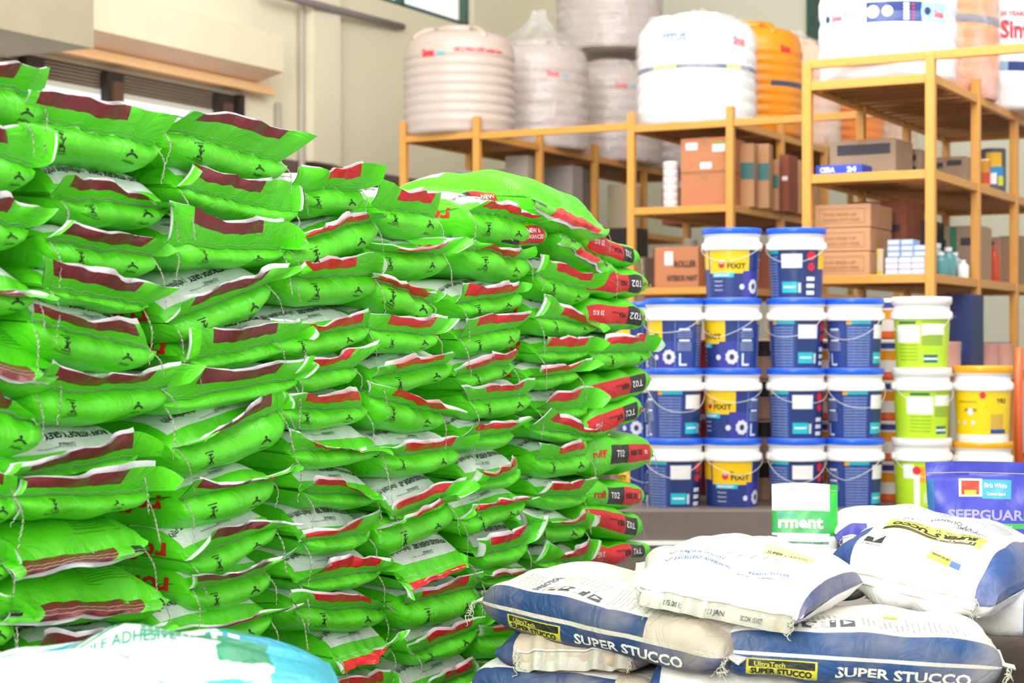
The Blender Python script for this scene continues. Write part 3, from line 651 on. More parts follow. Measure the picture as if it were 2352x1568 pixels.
# ---------- the end column: sacks lying with their long printed side towards the camera ----------
M_SIDE = mat('green_side_print', GB, 0.38, noise=0.06, nscale=14, bump=0.3, bscale=9, crinkle=True, rnd=0.07, rects=[(-0.46, 0.16, -0.034, 0.030, '#dd1f2b'), (0.16, 0.38, -0.034, 0.030, '#2b2c30')])
M_SIDE2 = mat('green_side_print_turned', GB, 0.38, noise=0.06, nscale=14, bump=0.3, bscale=9, crinkle=True, rnd=0.07, rects=[(-0.18, 0.08, -0.034, 0.030, '#2b2c30'), (0.08, 0.44, -0.034, 0.030, '#dd1f2b')])
M_SIDE3 = mat('green_side_new', GB, 0.38, noise=0.06, nscale=14, bump=0.3, bscale=9, crinkle=True, rnd=0.07, rects=[(-0.42, -0.1, -0.032, 0.028, '#2b2c30'), (-0.1, 0.42, -0.032, 0.028, '#d01c26')])
def long_prof(T, Dp, r=1.0):
    return [(0, T*.5), (0.012, T*.86), (0.05, T*.98), (Dp*.35, T*1.03), (Dp*.65, T*1.03), (Dp-.06, T*.97), (Dp-.012, T*.82), (Dp, T*.5), (Dp-.02, T*.12), (Dp*.7, 0), (Dp*.3, 0), (0.06, 0), (0.012, T*.14)]
def frame(PL, PR, pitch=0.0):
    X = PR-PL; W = np.linalg.norm(X); X = X/W
    Y = np.cross(UP, X); Y /= np.linalg.norm(Y); Y = Y*math.cos(pitch) + UP*math.sin(pitch); Y -= np.dot(Y, X)*X; Y /= np.linalg.norm(Y)
    Z = np.cross(X, Y); return X, Y, Z, W
def place(PL, PR, zanch, pitch=0.0):
    X, Y, Z, W = frame(PL, PR, pitch); org = (PL+PR)/2 - Z*zanch
    return Matrix(((X[0], Y[0], Z[0], org[0]), (X[1], Y[1], Z[1], org[1]), (X[2], Y[2], Z[2], org[2]), (0, 0, 0, 1))), W, (X, Y, Z, org)
VS = [  # left, right (mid height), thickness px, print, wording
 ((1350,548),(1476,592),62,'A','red and black side print, sloping down to the right'),
 ((1344,645),(1497,652),70,'A','wide red and black side print, tied right end'),
 ((1350,716),(1490,728),74,'A','red side print and black block, under the white thread tangle'),
 ((1346,908),(1500,872),76,'A','red and black side print rising to the right, below the front-facing one'),
 ((1346,986),(1480,936),72,'A','dull red side print rising to the right with lime tag'),
 ((1352,1046),(1506,1036),92,'B','black block left of red, the thickest one'),
 ((1356,1136),(1488,1140),70,'B','black block left of red, puckered left side'),
 ((1348,1182),(1480,1212),74,'A','red side print sloping down right, near the foot'),
 ((1350,1276),(1502,1262),50,'A','wrinkled red side print, lowest in the column'),
]
for i, (l, r, th, pr_, txt) in enumerate(VS):
    rng = np.random.RandomState(500+i)
    P0 = PF + NF*0.02; PL = hit(l[0], l[1], P0, NF); PR = hit(r[0], r[1], P0, NF); k = (PL[1]+PR[1])/2/F
    T = th*k
    M, W, _ = place(PL, PR, T/2); root = empty('adhesive_sack', None, mat=M)
    tag(root, ' '.join(('green end sack, ' + txt).split()[:16]), 'sack', 'green sacks turned side-on at the end of the stack')
    S = Sack(W*1.03, long_prof(T, 0.36), T*.5, p=6, q=2.2, amp=0.0055, seed=700+i)
    mb = MB(); S.body(mb, 33, 56, 0, (1/W, 0)); s_ = 1 if pr_ == 'A' else -1; rt = math.pi if pr_ == 'A' else 0
    if pr_ == 'A':
        S.ink(mb, text2d('T02', W*.335, .010, .022, w=W*.15, rot=rt), 2); S.ink(mb, text2d('NSA', W*.13, .008, .018, w=W*.12, rot=rt, bold=.03), 1); S.ink(mb, text2d('NON SKID', W*.0, .010, .007, rot=rt), 1); S.ink(mb, text2d('20 KG', W*-.26, .008, .016, w=W*.13, rot=rt), 2)
        if i in (1, 2, 4): S.ink(mb, text2d('roff', W*.5, .006, .02, w=W*.1, rot=rt, bold=.03), 3)
    else:
        S.ink(mb, text2d('T02', W*-.13, -.010, .022, w=W*.14), 2); S.ink(mb, text2d('NSA T02', W*.10, -.008, .018, w=W*.22, bold=.03), 1); S.ink(mb, text2d('D.', W*.36, -.007, .014), 2); S.ink(mb, text2d('roff', W*-.42, -.01, .026, w=W*.2, bold=.03), 3)
    mb.build('sack_body', [M_SIDE if pr_ == 'A' else M_SIDE2, M_INK, M_WINK, M_RINK], root)
    # gathered end with the seam
    n = 15; tt = np.linspace(0, 1, n); e = MB(); hh = T*.75
    G = np.zeros((4, n, 3))
    for q in range(4):
        G[q, :, 0] = W/2*1.0 - 0.01 + q*0.016 + np.sin(tt*15+i)*0.004*q/3; G[q, :, 1] = 0.02 + tt*0.30; G[q, :, 2] = T/2 + np.sin(tt*11+i*2)*0.010*q/3 + (tt-.5)*0.01 - 0.01*q/3
    e.grid(G, 0); G2 = G.copy(); G2[..., 2] += 0.004; e.grid(G2, 0, flip=True)
    e.build('sewn_end', [M_SIDE], root)
    tb = MB(); t_ = np.linspace(0, 1, 12); Ln = rng.uniform(.03, .07)
    tb.tube(np.stack([W/2+0.03+t_*0.03+np.sin(t_*9+i)*.004, 0.02+0*t_, T/2-Ln*t_+np.sin(t_*7)*.006], 1), 0.0009, 3); tb.tube(np.stack([W/2+0.02+t_*0.02+np.cos(t_*9+i)*.004, 0.015+0*t_, T/2-Ln*.6*t_], 1), 0.0009, 3)
    tb.build('loose_thread', [M_THREAD], root)
# the sack with a black and red side print in front of the turned end sacks
for (l, r, th, lab) in [((1150, 540), (1262, 538), 62, 'green sack behind the seventh column whose end reads new and advanced'), ((1000, 470), (1190, 455), 56, 'green sack behind the upright red flaps, red and black band along its side')]:
    P0 = PF + NF*(0.03 if l[0] > 1100 else -0.10); PL = hit(l[0], l[1], P0, NF); PR = hit(r[0], r[1], P0, NF); T = th*PL[1]/F
    M, W, _ = place(PL, PR, T/2); root = empty('adhesive_sack', None, mat=M); tag(root, lab, 'sack', 'green sacks turned side-on at the end of the stack')
    S = Sack(W*1.05, long_prof(T, 0.30), T*.5, p=4, q=2.0, amp=0.005, seed=760+th); mb = MB(); S.body(mb, 29, 48, 0, (1/W, 0))
    S.ink(mb, text2d('NEW &', W*.02, .006, .012, w=W*.26), 1); S.ink(mb, text2d('ADVANCED', -W*.05, -.012, .012, w=W*.42), 1); S.ink(mb, text2d('Grey', -W*.25, .02, .014, rot=-math.pi/2), 1)
    mb.build('sack_body', [M_SIDE3, M_WINK], root)
# ================= white and blue plaster sacks =================
BL = '#234c7e'; CR = '#e9e5dc'
DIRT = ('#a08a6e', 0.75, 9)
M_SCL = mat('plaster_sack_side', CR, 0.55, noise=0.06, nscale=9, bump=0.35, bscale=10, crinkle=True, dirt=('#b9ad98', 0.5, 6),
            rects=[(-1, 1, -0.10, 0.060, BL), (-1, 1, -0.0045, 0.0045, '#dcd7cb'), (-0.255, -0.095, -0.054, -0.011, '#d3cf2f'), (-0.250, -0.100, -0.031, -0.014, '#1d211c')])
M_SCLA = mat('plaster_sack_side_dusty', CR, 0.55, noise=0.06, nscale=9, bump=0.35, bscale=10, crinkle=True, dirt=('#a99c86', 0.55, 6),
             rects=[(-1, 1, -0.10, 0.060, '#21406c'), (0.135, 0.6, 0.0, 0.10, '#c9bfa9'), (-1, 1, -0.0045, 0.0065, '#cfc7b2'), (-0.255, -0.095, -0.054, -0.011, '#c4c12f'), (-0.250, -0.100, -0.031, -0.014, '#1d211c')])
M_SCF = mat('plaster_sack_face', '#f3f1ec', 0.5, noise=0.05, nscale=9, bump=0.3, bscale=9, crinkle=True, dirt=('#cbbfa8', 0.35, 7),
            rects=[(-1, -0.165, -0.2, 1, '#34508a'), (0.165, 1, -0.2, 1, '#34508a')])
M_SCFB = mat('plaster_sack_face_blue_print', '#f6f5f2', 0.5, noise=0.04, nscale=9, bump=0.3, bscale=9, crinkle=True, dirt=('#bfae92', 0.45, 5),
             rects=[(-1, -0.208, -0.02, 1, '#35508a'), (0.196, 1, -0.02, 1, '#3f4f8c'), (-0.14, 0.00, 0.19, 0.29, '#c5dcea'), (0.03, 0.15, 0.235, 0.31, '#f0ea92')])
M_SCFC = mat('plaster_sack_face_yellow_badge', '#f6f5f2', 0.5, noise=0.04, nscale=9, bump=0.3, bscale=9, crinkle=True, dirt=('#c3b3a6', 0.45, 5),
             rects=[(-1, -0.165, -0.10, 0.2, '#34508a'), (0.172, 1, -0.02, 1, '#3f5f9c'), (-0.13, 0.135, 0.165, 0.235, '#f1ea55'), (-0.13, 0.12, 0.168, 0.186, '#2b2c22'), (-0.14, 0.15, 0.32, 0.38, '#b9c3cd'), (0.03, 0.085, 0.075, 0.105, '#efe23c'), (0.085, 0.11, 0.078, 0.10, '#4777c0')])
M_SCD = mat('plaster_sack_dirty', '#c3b49b', 0.7, noise=0.1, nscale=12, bump=0.5, bscale=30, dirt=('#8a6f52', 0.8, 8), rects=[(-1, -0.155, -0.2, 1, '#21406c'), (0.15, 1, -0.2, 1, '#21406c')])
M_SCFL = mat('cream_seam_cloth', '#c9c7b4', 0.7, noise=0.08, nscale=20, bump=0.5, bscale=50, dirt=('#8f8268', 0.5, 10))
M_SCFW = mat('white_seam_cloth', '#e6e2d8', 0.7, noise=0.08, nscale=20, bump=0.5, bscale=50)
M_GINK = mat('grey_ink', '#54585e', 0.6); M_BINK = mat('blue_ink', '#40639f', 0.6); M_LINK = mat('cream_ink', '#e8e4d4', 0.6)
GP = 'white and blue plaster sacks in the right-hand pile'
def knot(mb, P, n, L, seed, r=0.0012):
    rng = np.random.RandomState(seed)
    for k in range(n):
        t = np.linspace(0, 1, 14); p = rng.uniform(0, 6, 3); d = np.array([rng.uniform(-.4, .4), -0.25, -1])
        Q = np.array(P)[None] + np.outer(t*L*rng.uniform(.5, 1), d) + np.stack([np.sin(t*14+p[0]), np.sin(t*11+p[1])*.6, np.sin(t*9+p[2])], 1)*0.006
        mb.tube(Q, r, 4)
def long_sack(l, YL, r, YR, T, Dp, mt, label, seed, print_=True, pitch=0.0, bend=0.0, W=None):
    PL, PR = atY(l[0], l[1], YL), atY(r[0], r[1], YR)
    M, W0, _ = place(PL, PR, T/2, pitch); root = empty('plaster_sack', None, mat=M); tag(root, label, 'sack', GP)
    S = Sack(W0, long_prof(T, Dp), T*.5, p=9, q=2.5, amp=0.0045, seed=seed, bend=bend); mb = MB(); S.body(mb, 47, 70, 0, (1, 0))
    if print_:
        S.ink(mb, text2d('SUPER STUCCO', -0.055, -0.046, 0.026, w=min(0.30, W0/2), bold=0.03), 2)
        S.ink(mb, text2d('UltraTech', -0.237, -0.029, 0.011, w=0.07, bold=0.02), 4)
        S.ink(mb, text2d('SUPER STUCCO', -0.245, -0.047, 0.013, w=0.138, bold=0.04), 1)
        x0 = -0.215
        S.ink(mb, text2d('DIRECTIONS', x0+0.026, 0.072, 0.016, rot=math.pi/2, bold=0.03), 3)
        for k in range(5): S.ink(mb, text2d('UltraTech Super Stucco is a ready mix plaster', x0-0.006-k*0.011, 0.072, 0.005, w=0.10, rot=math.pi/2, bold=0.0), 3)
        S.ink(mb, stroke2d([(x0+.002, .068), (x0+.002, .19)], .0012), 3)
        for q in range(4):
            xa = x0 + 0.040 + q*0.043
            if q == 0:
                for g in (stroke2d([(xa, .075), (xa+.034, .075), (xa+.034, .108), (xa, .108), (xa, .075)], .0016), stroke2d([(xa, .092), (xa+.034, .092)], .0016), stroke2d([(xa+.014, .075), (xa+.014, .108)], .0016), rect2d(xa+.016, xa+.032, .077, .086)): S.ink(mb, g, 3)
            else:
                S.ink(mb, rect2d(xa, xa+.034, .075, .108), 3 if q != 2 else 5)
                if q == 1: S.ink(mb, disc2d(xa+.018, .09, .009), 2, 0.0022)
                if q == 2: S.ink(mb, rect2d(xa+.02, xa+.034, .075, .108), 3, 0.002); S.ink(mb, disc2d(xa+.026, .098, .006), 2, 0.0028)
                if q == 3: S.ink(mb, (np.array([(xa+.008, .081), (xa+.028, .091), (xa+.008, .102)]), [(0, 1, 2)]), 2, 0.0022)
        for k in range(20): 
            xk = x0 + 0.225 + k*0.0125
            if xk < W0/2-0.05: S.ink(mb, text2d('Plaster the wall with one coat then level it out', xk, 0.074 + (k % 3)*0.012, 0.005, w=0.10 - (k % 4)*0.015, rot=math.pi/2, bold=0.0), 3)
        for k in range(10): S.ink(mb, text2d('Sieve and mix the powder with clean water', x0+0.05+k*0.0125, 0.118, 0.005, w=0.09, rot=math.pi/2, bold=0), 3)
        S.ink(mb, rect2d(0.06, 0.092, 0.20, 0.222), 4)
    mb.build('sack_body', [mt, M_INK, M_LINK, M_GINK, mat('yellow_ink_%d' % seed, '#cfcb3a', 0.6), mat('light_grey_ink_%d' % seed, '#b9b9ba', .6)], root)
    for sd in (-1, 1):
        kb = MB(); n = 13; tt = np.linspace(0, 1, n); G = np.zeros((4, n, 3))
        for q in range(4):
            G[q, :, 0] = sd*(W0/2 - 0.012 + q*0.014 + np.sin(tt*9+seed)*.003*q/3); G[q, :, 1] = 0.03 + tt*(Dp-.06); G[q, :, 2] = T/2 + np.sin(tt*13+seed*sd)*0.008*q/3 - 0.004*q
        kb.grid(G, 0); G2 = G.copy(); G2[..., 2] += .003; kb.grid(G2, 0, flip=True)
        kb.build('sewn_end', [M_SCFW], root)
        kb = MB(); knot(kb, (sd*(W0/2+0.012), 0.0, T/2), 5, 0.06, seed+sd+3); kb.build('loose_thread', [M_THREAD], root)
    return root, S
def end_sack(l, YL, r, YR, T, zs, Dp, mt, mflap, fl, label, seed, inks=(), wide=1.06, pitch=0.0, flapw=1.0, amp=0.0075, flapmat2=None, hook=None):
    PL, PR = atY(l[0], l[1], YL), atY(r[0], r[1], YR)
    M, W0, _ = place(PL, PR, zs, pitch); root = empty('plaster_sack', None, mat=M); tag(root, label, 'sack', GP)
    hi = T-zs
    prof = [(0, zs), (0.005, zs+hi*.30), (0.04, zs+hi*0.60), (0.12, zs+hi*.86), (0.24, T), (Dp*.6, T*1.01), (Dp-.1, T*.9), (Dp-.02, T*.65), (Dp, T*.42), (Dp-.03, T*.15), (Dp*.65, 0), (Dp*.3, 0), (0.06, 0), (0.002, zs*.15), (-0.012, zs*.5), (-0.01, zs*.8)]
    S = Sack(W0*wide, prof, T*.42, p=4.2, q=2.1, pin=0.02, amp=amp, seed=seed, crease=0.011); mb = MB(); S.body(mb, 43, 76, 0, (1, 0))
    for (g, m) in inks: S.ink(mb, g, m)
    mb.build('sack_body', [mt, M_INK, M_BINK, M_GINK, M_WINK], root)
    n = 45; s_ = np.linspace(-1, 1, n); seam = S.P(s_*W0/2*.995, np.zeros(n)); seam[:, 0] = s_*W0/2*flapw; seam[:, 1] -= .002
    rng = np.random.RandomState(seed); G = np.zeros((6, n, 3)); tri = lambda x: 2*np.abs(2*(x/6.283 - np.floor(x/6.283 + 0.5))) - 1
    cr = tri(s_*9+rng.uniform(0, 6))*.6 + tri(s_*17+rng.uniform(0, 6))*.4
    for q in range(6):
        h = q/5; G[q] = seam; G[q, :, 1] -= 0.012*math.sin(h*math.pi*.6) + 0.004*cr*h + 0.006*h; G[q, :, 2] += (-fl*h + 0.003*cr*(1-h) + 0.002*cr*h)
    fb = MB(); fb.grid(G, 0, flip=True); G2 = G.copy(); G2[..., 1] += .004; fb.grid(G2, 1)
    if hook:
        for (t, x0, w_) in hook:
            V, T_ = text2d(t, x0, -fl*.7, .011, w=w_); jj = np.interp(V[:, 0]/(W0/2*flapw), s_, np.arange(n)); ji = jj.astype(int).clip(0, n-2); hh = np.clip(-V[:, 1]/fl, 0, 1)*5; hi_ = hh.astype(int).clip(0, 4)
            Pq = G[hi_, ji]*(1-(hh-hi_))[:, None] + G[hi_+1, ji]*(hh-hi_)[:, None]; Pq[:, 0] = V[:, 0]; Pq[:, 1] -= .003; fb.add(Pq, T_, 2, smooth=False)
    fb.build('seam_flap', [mflap, M_SCFW, M_GINK], root)
    sb = MB(); ln = G[0].copy(); ln[:, 1] -= .004; ln[:, 2] += .002; sb.tube(ln, 0.003, 5); sb.build('piping', [M_SCFW], root)
    kb = MB(); knot(kb, (-W0/2, -0.012, zs), 3, 0.07, seed+9); knot(kb, (W0/2, -0.012, zs), 4, 0.06, seed+10); kb.build('loose_thread', [M_THREAD], root)
    return root, S
long_sack((1096, 1384), 4.42, (1656, 1512), 4.02, 0.132, 0.46, M_SCLA, 'long blue-sided sack reading SUPER STUCCO, lying left in the pile with dusty right end', 31, pitch=0.04)
long_sack((1655, 1496), 4.06, (2305, 1535), 3.98, 0.135, 0.46, M_SCL, 'bright blue-sided sack reading SUPER STUCCO across the bottom right corner', 32)
end_sack((1470, 1348), 4.16, (1822, 1416), 4.00, 0.150, 0.045, 0.54, M_SCFB, M_SCFL, 0.038, 'white sack reading EXCELLENT ADHESION, lying crosswise on the two long blue-sided sacks', 41, wide=1.12,
    inks=[(text2d('SUPERIOR QUALITY', -.135, .140, .012, w=.115, rot=-.04), 2), (text2d('EXCELLENT ADHESION', -.135, .108, .013, w=.14, rot=-.04), 2), (stroke2d([(-.158, .144), (-.152, .138), (-.142, .152)], .002), 1), (stroke2d([(-.158, .112), (-.152, .106), (-.142, .120)], .002), 1),
          (text2d('READY TO USE', .045, .118, .010, w=.10), 2), (text2d('NO CURING', .045, .092, .011, w=.07), 2), (stroke2d([(.026, .096), (.031, .090), (.040, .102)], .002), 1), (text2d('SUPER STUCCO', .04, .262, .02, w=.10, rot=0), 3)] +
         [(stroke2d([(-.12+.03*k, .178), (-.11+.03*k, .196)], .0015), 3) for k in range(8)] + [(stroke2d([(-.15, .205), (.13, .160)], .001), 3)],
    hook=[('1075.00 RS', -.12, .05), ('2022 JAN', -.02, .05), ('SCON 15107', .07, .05)])
end_sack((1934, 1306), 4.62, (2246, 1380), 4.42, 0.212, 0.070, 0.56, M_SCFC, M_SCFW, 0.022, 'white sack with a yellow badge and blue corners, topmost at the right of the pile', 42, wide=1.24, amp=0.008,
    inks=[(text2d('UltraTech', .115, .183, .012, w=.10, rot=math.pi, bold=.03), 4), (text2d('SUPER STUCCO', .115, .212, .020, w=.23, rot=math.pi, bold=.05), 1), (text2d('Ready mix. Self Curing', .115, .226, .008, w=.2, rot=math.pi), 3),
          (text2d('CONFORMS', .12, .262, .011, w=.08, rot=math.pi), 3), (text2d('NET QUANTITY 25 KG', .09, .275, .012, w=.2, rot=math.pi), 3),
          (rect2d(-.15, -.10, .095, .125), 1), ((np.array([(-.148, .123), (-.125, .098), (-.102, .123)]), [(0, 1, 2)]), 4), (text2d('USE NO HOOKS', .082, .100, .007, w=.045, rot=math.pi, bold=.03), 1), (text2d('ADITYA BIRLA', -.10, .090, .006, w=.05, rot=math.pi), 1)] +
         [(stroke2d([(-.14+.04*k, .40), (-.145+.04*k, .38)], .0015), 1) for k in range(7)])
end_sack((1190, 1496), 4.34, (1452, 1490), 4.24, 0.125, 0.055, 0.5, M_SCD, M_SCFL, 0.045, 'dirty tan sack with a frayed seam flap, under the left SUPER STUCCO sack', 43, wide=1.42, flapw=1.0, amp=0.004)
long_sack((1075, 1580), 4.36, (1500, 1620), 4.2, 0.125, 0.46, M_SCLA, 'blue sack at the bottom edge below the dirty tan one', 33, print_=False)
end_sack((1500, 1590), 4.16, (1860, 1600), 4.1, 0.13, 0.04, 0.5, M_SCF, M_SCFL, 0.03, 'cream sack top with small grey print, bottom centre between the two blue-sided sacks', 44, wide=1.05, inks=[(text2d('Batch No', -.1, .12, .008), 3), (text2d('Mfg Date', .02, .13, .008), 3)])
end_sack((1880, 1630), 4.06, (2280, 1640), 4.0, 0.13, 0.05, 0.5, M_SCF, M_SCFL, 0.03, 'creased cream sack at the bottom edge under the right SUPER STUCCO sack', 45, wide=1.05, inks=[(text2d('Packed by the maker', -.1+.01, .06, .007), 3)])
long_sack((2180, 1402), 4.62, (2700, 1440), 4.42, 0.13, 0.42, mat('white_sack_blue_band', '#efede8', .5, noise=.05, nscale=9, bump=.4, bscale=28, rects=[(-0.09, 0.02, -1, 1, '#5f83b8')]), 'white sack with a pale blue band, behind the yellow-badged sack at right edge', 34, print_=False)
long_sack((1480, 1330), 4.95, (2000, 1345), 4.9, 0.12, 0.44, M_SCL, 'plain blue-sided sack hidden behind the crosswise white sack', 35, print_=False)
long_sack((2000, 1330), 5.02, (2500, 1340), 4.95, 0.12, 0.44, M_SCL, 'plain blue-sided sack hidden behind the yellow-badged sack', 36, print_=False)
end_sack((1935, 1236), 5.48, (2175, 1232), 5.45, 0.12, 0.05, 0.45, mat('plain_white_sack', '#f4f4f6', .5, bump=.4, bscale=20, rects=[(-.18, -.08, -.1, .06, '#4a48a8')]), M_SCFW, 0.02, 'plain white sack lying behind, between the green-lettered and the purple pouch', 46, wide=1.1)
long_sack((1760, 1318), 5.75, (2420, 1322), 5.72, 0.15, 0.5, M_SCF, 'white sack far at the back of the pile under the two pouches', 37, print_=False)
# ---------------- teal sack in the foreground ----------------
M_TEAL = mat('teal_printed_sack', '#d6dfdb', 0.4, noise=0.04, nscale=10, bump=0.35, bscale=9, crinkle=True, warp=0.035,
             rects=[(0.15, 0.235, 0.16, 0.8, '#2c8f66'), (0.235, 0.40, 0.02, 0.8, '#43b4d0'), (0.05, 0.2, 0.06, 0.10, '#43b4d0'), (-.1, .24, -.05, .02, '#59bcd4'), (-0.3, 0.3, 0.335, 0.36, '#2f9cba'), (-0.40, -0.26, 0.13, 0.30, '#cfe9df'), (0.0, 0.14, 0.30, 0.335, '#2c8f66')])
M_TINK = mat('teal_ink', '#2c8f66', .5)
for k in range(6):
    T = 0.125; z0 = 0.690 - T*(k+1)
    if k == 5: T = z0 + T; z0 = 0
    PLt = np.array([-0.93, 2.80, z0+0.025]); PRt = np.array([-0.27, 2.92, z0+0.03])
    M, W0, _ = place(PLt, PRt, 0.045); root = empty('tile_adhesive_sack', None, mat=M)
    tag(root, 'white and teal sack in the bottom left foreground, topmost of its pile' if k == 0 else 'white and teal sack hidden in the pile under the foreground one', 'sack', 'white and teal sacks in the foreground pile')
    S = Sack(W0, [(0, .045), (.02, T*.7), (.08, T*.93), (.2, T*1.06), (.32, T), (.42, T*.85), (.46, T*.5), (.44, T*.15), (.3, 0), (.08, 0), (0, .01)], .05, p=2.6, q=1.7, amp=0.010, seed=60+k, shrink=.3); mb = MB(); S.body(mb, 41, 60, 0, (1, 0))
    if k == 0:
        for g in (text2d('TILE ADHESIVE', -.10, .225, .022, w=.16, bold=.015), text2d('RANGE OF USE', .02, .285, .012, w=.12, bold=.02), text2d('50 kg', -.06, .195, .014)): S.ink(mb, g, 1)
        an = np.linspace(0, 6.283, 22); S.ink(mb, stroke2d([(-.09+.055*math.cos(a), .285+.022*math.sin(a)) for a in an], .006), 1)
        S.ink(mb, stroke2d([(-.13, .285), (-.10, .29), (-.07, .28), (-.04, .295)], .006), 1)
        for r_ in range(5):
            for q in range(9): S.ink(mb, rect2d(.0+q*.012, .009+q*.012, .235+r_*.009, .240+r_*.009, 1), 1)
        for q in range(5): S.ink(mb, rect2d(.03+q*.03, .05+q*.03, .315, .330, 1), 2)
    mb.build('sack_body', [M_TEAL, M_TINK, M_WINK], root)
    if k == 0:
        kb = MB(); knot(kb, (W0/2, .02, .045), 4, .06, 5); kb.build('loose_thread', [M_THREAD], root)
# ================= steel racks =================
LV = [2.68, 2.15, 1.575, 1.0, 0.42]
def rack(O, Wd, nb, levels, tops, label, lowrail=True, extras=()):
    root = empty('storage_rack', (O[0], O[1], 0), -TH); tag(root, label, 'rack', 'mustard steel storage racks')
    ps = 0.052; post = None
    for k in range(nb+1):
        for u in (0, Wd):
            mb = MB(); mb.box(u-ps/2, u+ps/2, k-ps/2, k+ps/2, 0, tops if k == 0 else levels[0]+0.10, 0, c=0.004); mb.build('post', [M_MUST], root)
    slat = None
    for z in levels:
        for v0 in (0, nb):
            mb = MB(); mb.box(ps/2, Wd-ps/2, v0-0.018, v0+0.018, z-0.05, z, 0, c=0.003); mb.build('cross_rail', [M_MUST], root)
        for u in (0, Wd):
            mb = MB(); mb.box(u-0.018, u+0.018, 0.026, nb-0.026, z-0.05, z, 0, c=0.003); mb.build('side_rail', [M_MUST], root)
        n = int(nb*6)
        for q in range(n):
            if slat is None:
                mb = MB(); mb.box(0.02, Wd-0.02, -0.045, 0.045, -0.028, -0.008, 0); o = mb.build('slat', [M_YSLAT], root); slat = o.data
            else:
                o = bpy.data.objects.new('slat', slat); link(o, root)
            o.location = (0, (q+0.5)/6.0, z)
    for (u0, v0, u1, v1, z) in extras:
        mb = MB(); mb.box(min(u0, u1)-(.018 if u0 == u1 else 0), max(u0, u1)+(.018 if u0 == u1 else 0), min(v0, v1)-.018, max(v0, v1)+.018, z-.05, z, 0, c=.003); mb.build('tie_rail', [M_MUST], root)
    return root
def xy(px, Y): p = atY(px, 0, Y); return np.array([p[0], p[1], 0.])
def meet(px, O, dr):     # point on the ground line O+dr*t that projects to column px
    k = (px-CX)/F; t = (k*O[1]-O[0])/(dr[0]-k*dr[1]); return O + dr*t
OC = xy(1855, 10.2); CW = np.linalg.norm(meet(2138, OC, A)-OC)
RB = xy(1678, 12.3); OB = meet(1451, RB, A); BW = np.linalg.norm(RB-OB)
OA = meet(928, RB, A); RA = meet(1096, RB, A); AW = np.linalg.norm(RA-OA)
OD = OC + A*(CW+1.15)
gAB = np.linalg.norm(OB-RA); gBE = abs(np.dot(OC-RB, A))
rack(OA, AW, 4, [2.76, 2.17, 1.60], 2.87, 'narrow mustard rack under the leftmost ribbed tank', extras=[(AW+.03, 0, AW+gAB-.03, 0, 2.75)])
rack(OB, BW, 5, [2.73, 2.145, 1.58, 1.0, .42], 2.82, 'mustard rack under the TITUS tank, holding tall brown cartons', extras=[(BW+.03, 0, BW+gBE-.03, 0, 2.73)])
rack(OC, CW, 3, LV, 2.79, 'nearest mustard rack with the blue-banded tank on top', extras=[(0, 0, CW+1.15, 0, 2.805)])
rack(OD, 0.75, 3, LV, 2.80, 'mustard rack cut off by the right edge of the photo')
# ================= water tanks =================
M_TW = mat('white_tank_plastic', '#c2b0a6', 0.35, noise=0.02, nscale=4)
M_TWB = mat('white_tank_blue_band', '#efeef2', 0.3, rects=[(-.9, .9, .31, .435, '#cfe6f2'), (-.12, .2, .315, .43, '#33437f'), (.2, .38, .315, .43, '#9fd2e8')])
M_TTI = mat('white_tank_striped_band', '#fafafc', 0.3, rects=[(-1.2, 1.2, .375, .41, '#3b4a80'), (-.33, -.15, .375, .41, '#d9d23a'), (.22, .35, .375, .41, '#d9d23a'), (-.15, -.05, .38, .405, '#56616a')])
M_TO = mat('orange_tank_plastic', '#ee9019', 0.35, rects=[(-1.5, 1.5, .365, .405, '#4a5468'), (.05, .16, .36, .41, '#ee9019')])
M_TP = mat('peach_tank_plastic', '#f3c7a6', 0.4)
M_TO2 = mat('pale_orange_tank_plastic', '#f08a3c', 0.35, rects=[(-1.5, 1.5, .45, .50, '#6b6a7c')])
def film():
    m = bpy.data.materials.new('clear_plastic_film'); m.use_nodes = True; nt = m.node_tree; N = nt.nodes; L = nt.links
    for n in list(N): N.remove(n)
    o = N.new('ShaderNodeOutputMaterial'); t = N.new('ShaderNodeBsdfTransparent'); p = N.new('ShaderNodeBsdfPrincipled'); mx = N.new('ShaderNodeMixShader')
    p.inputs['Base Color'].default_value = (0.86, 0.86, 0.9, 1); p.inputs['Roughness'].default_value = 0.12; p.inputs['Specular IOR Level'].default_value = 0.9
    tc = N.new('ShaderNodeTexCoord'); nz = N.new('ShaderNodeTexNoise'); nz.inputs['Scale'].default_value = 5; nz.inputs['Detail'].default_value = 4; nz.inputs['Distortion'].default_value = 1.0; L.new(tc.outputs['Object'], nz.inputs['Vector'])
    bp = N.new('ShaderNodeBump'); bp.inputs['Strength'].default_value = 0.9; bp.inputs['Distance'].default_value = 0.03; L.new(nz.outputs[0], bp.inputs['Height']); L.new(bp.outputs[0], p.inputs['Normal'])
    mr = N.new('ShaderNodeMapRange'); mr.inputs['From Min'].default_value = .35; mr.inputs['From Max'].default_value = .75; mr.inputs['To Min'].default_value = 0.14; mr.inputs['To Max'].default_value = 0.42; L.new(nz.outputs[0], mr.inputs[0])
    L.new(mr.outputs[0], mx.inputs[0]); L.new(t.outputs[0], mx.inputs[1]); L.new(p.outputs[0], mx.inputs[2]); L.new(mx.outputs[0], o.inputs[0]); return m
M_FILM = film()
M_RED = mat('red_print', '#dc1f35', .5); M_CYAN = mat('cyan_print', '#58b7d8', .5); M_NAVY = mat('navy_print', '#27305f', .5); M_BLUEP = mat('blue_print', '#0f63b4', .5)
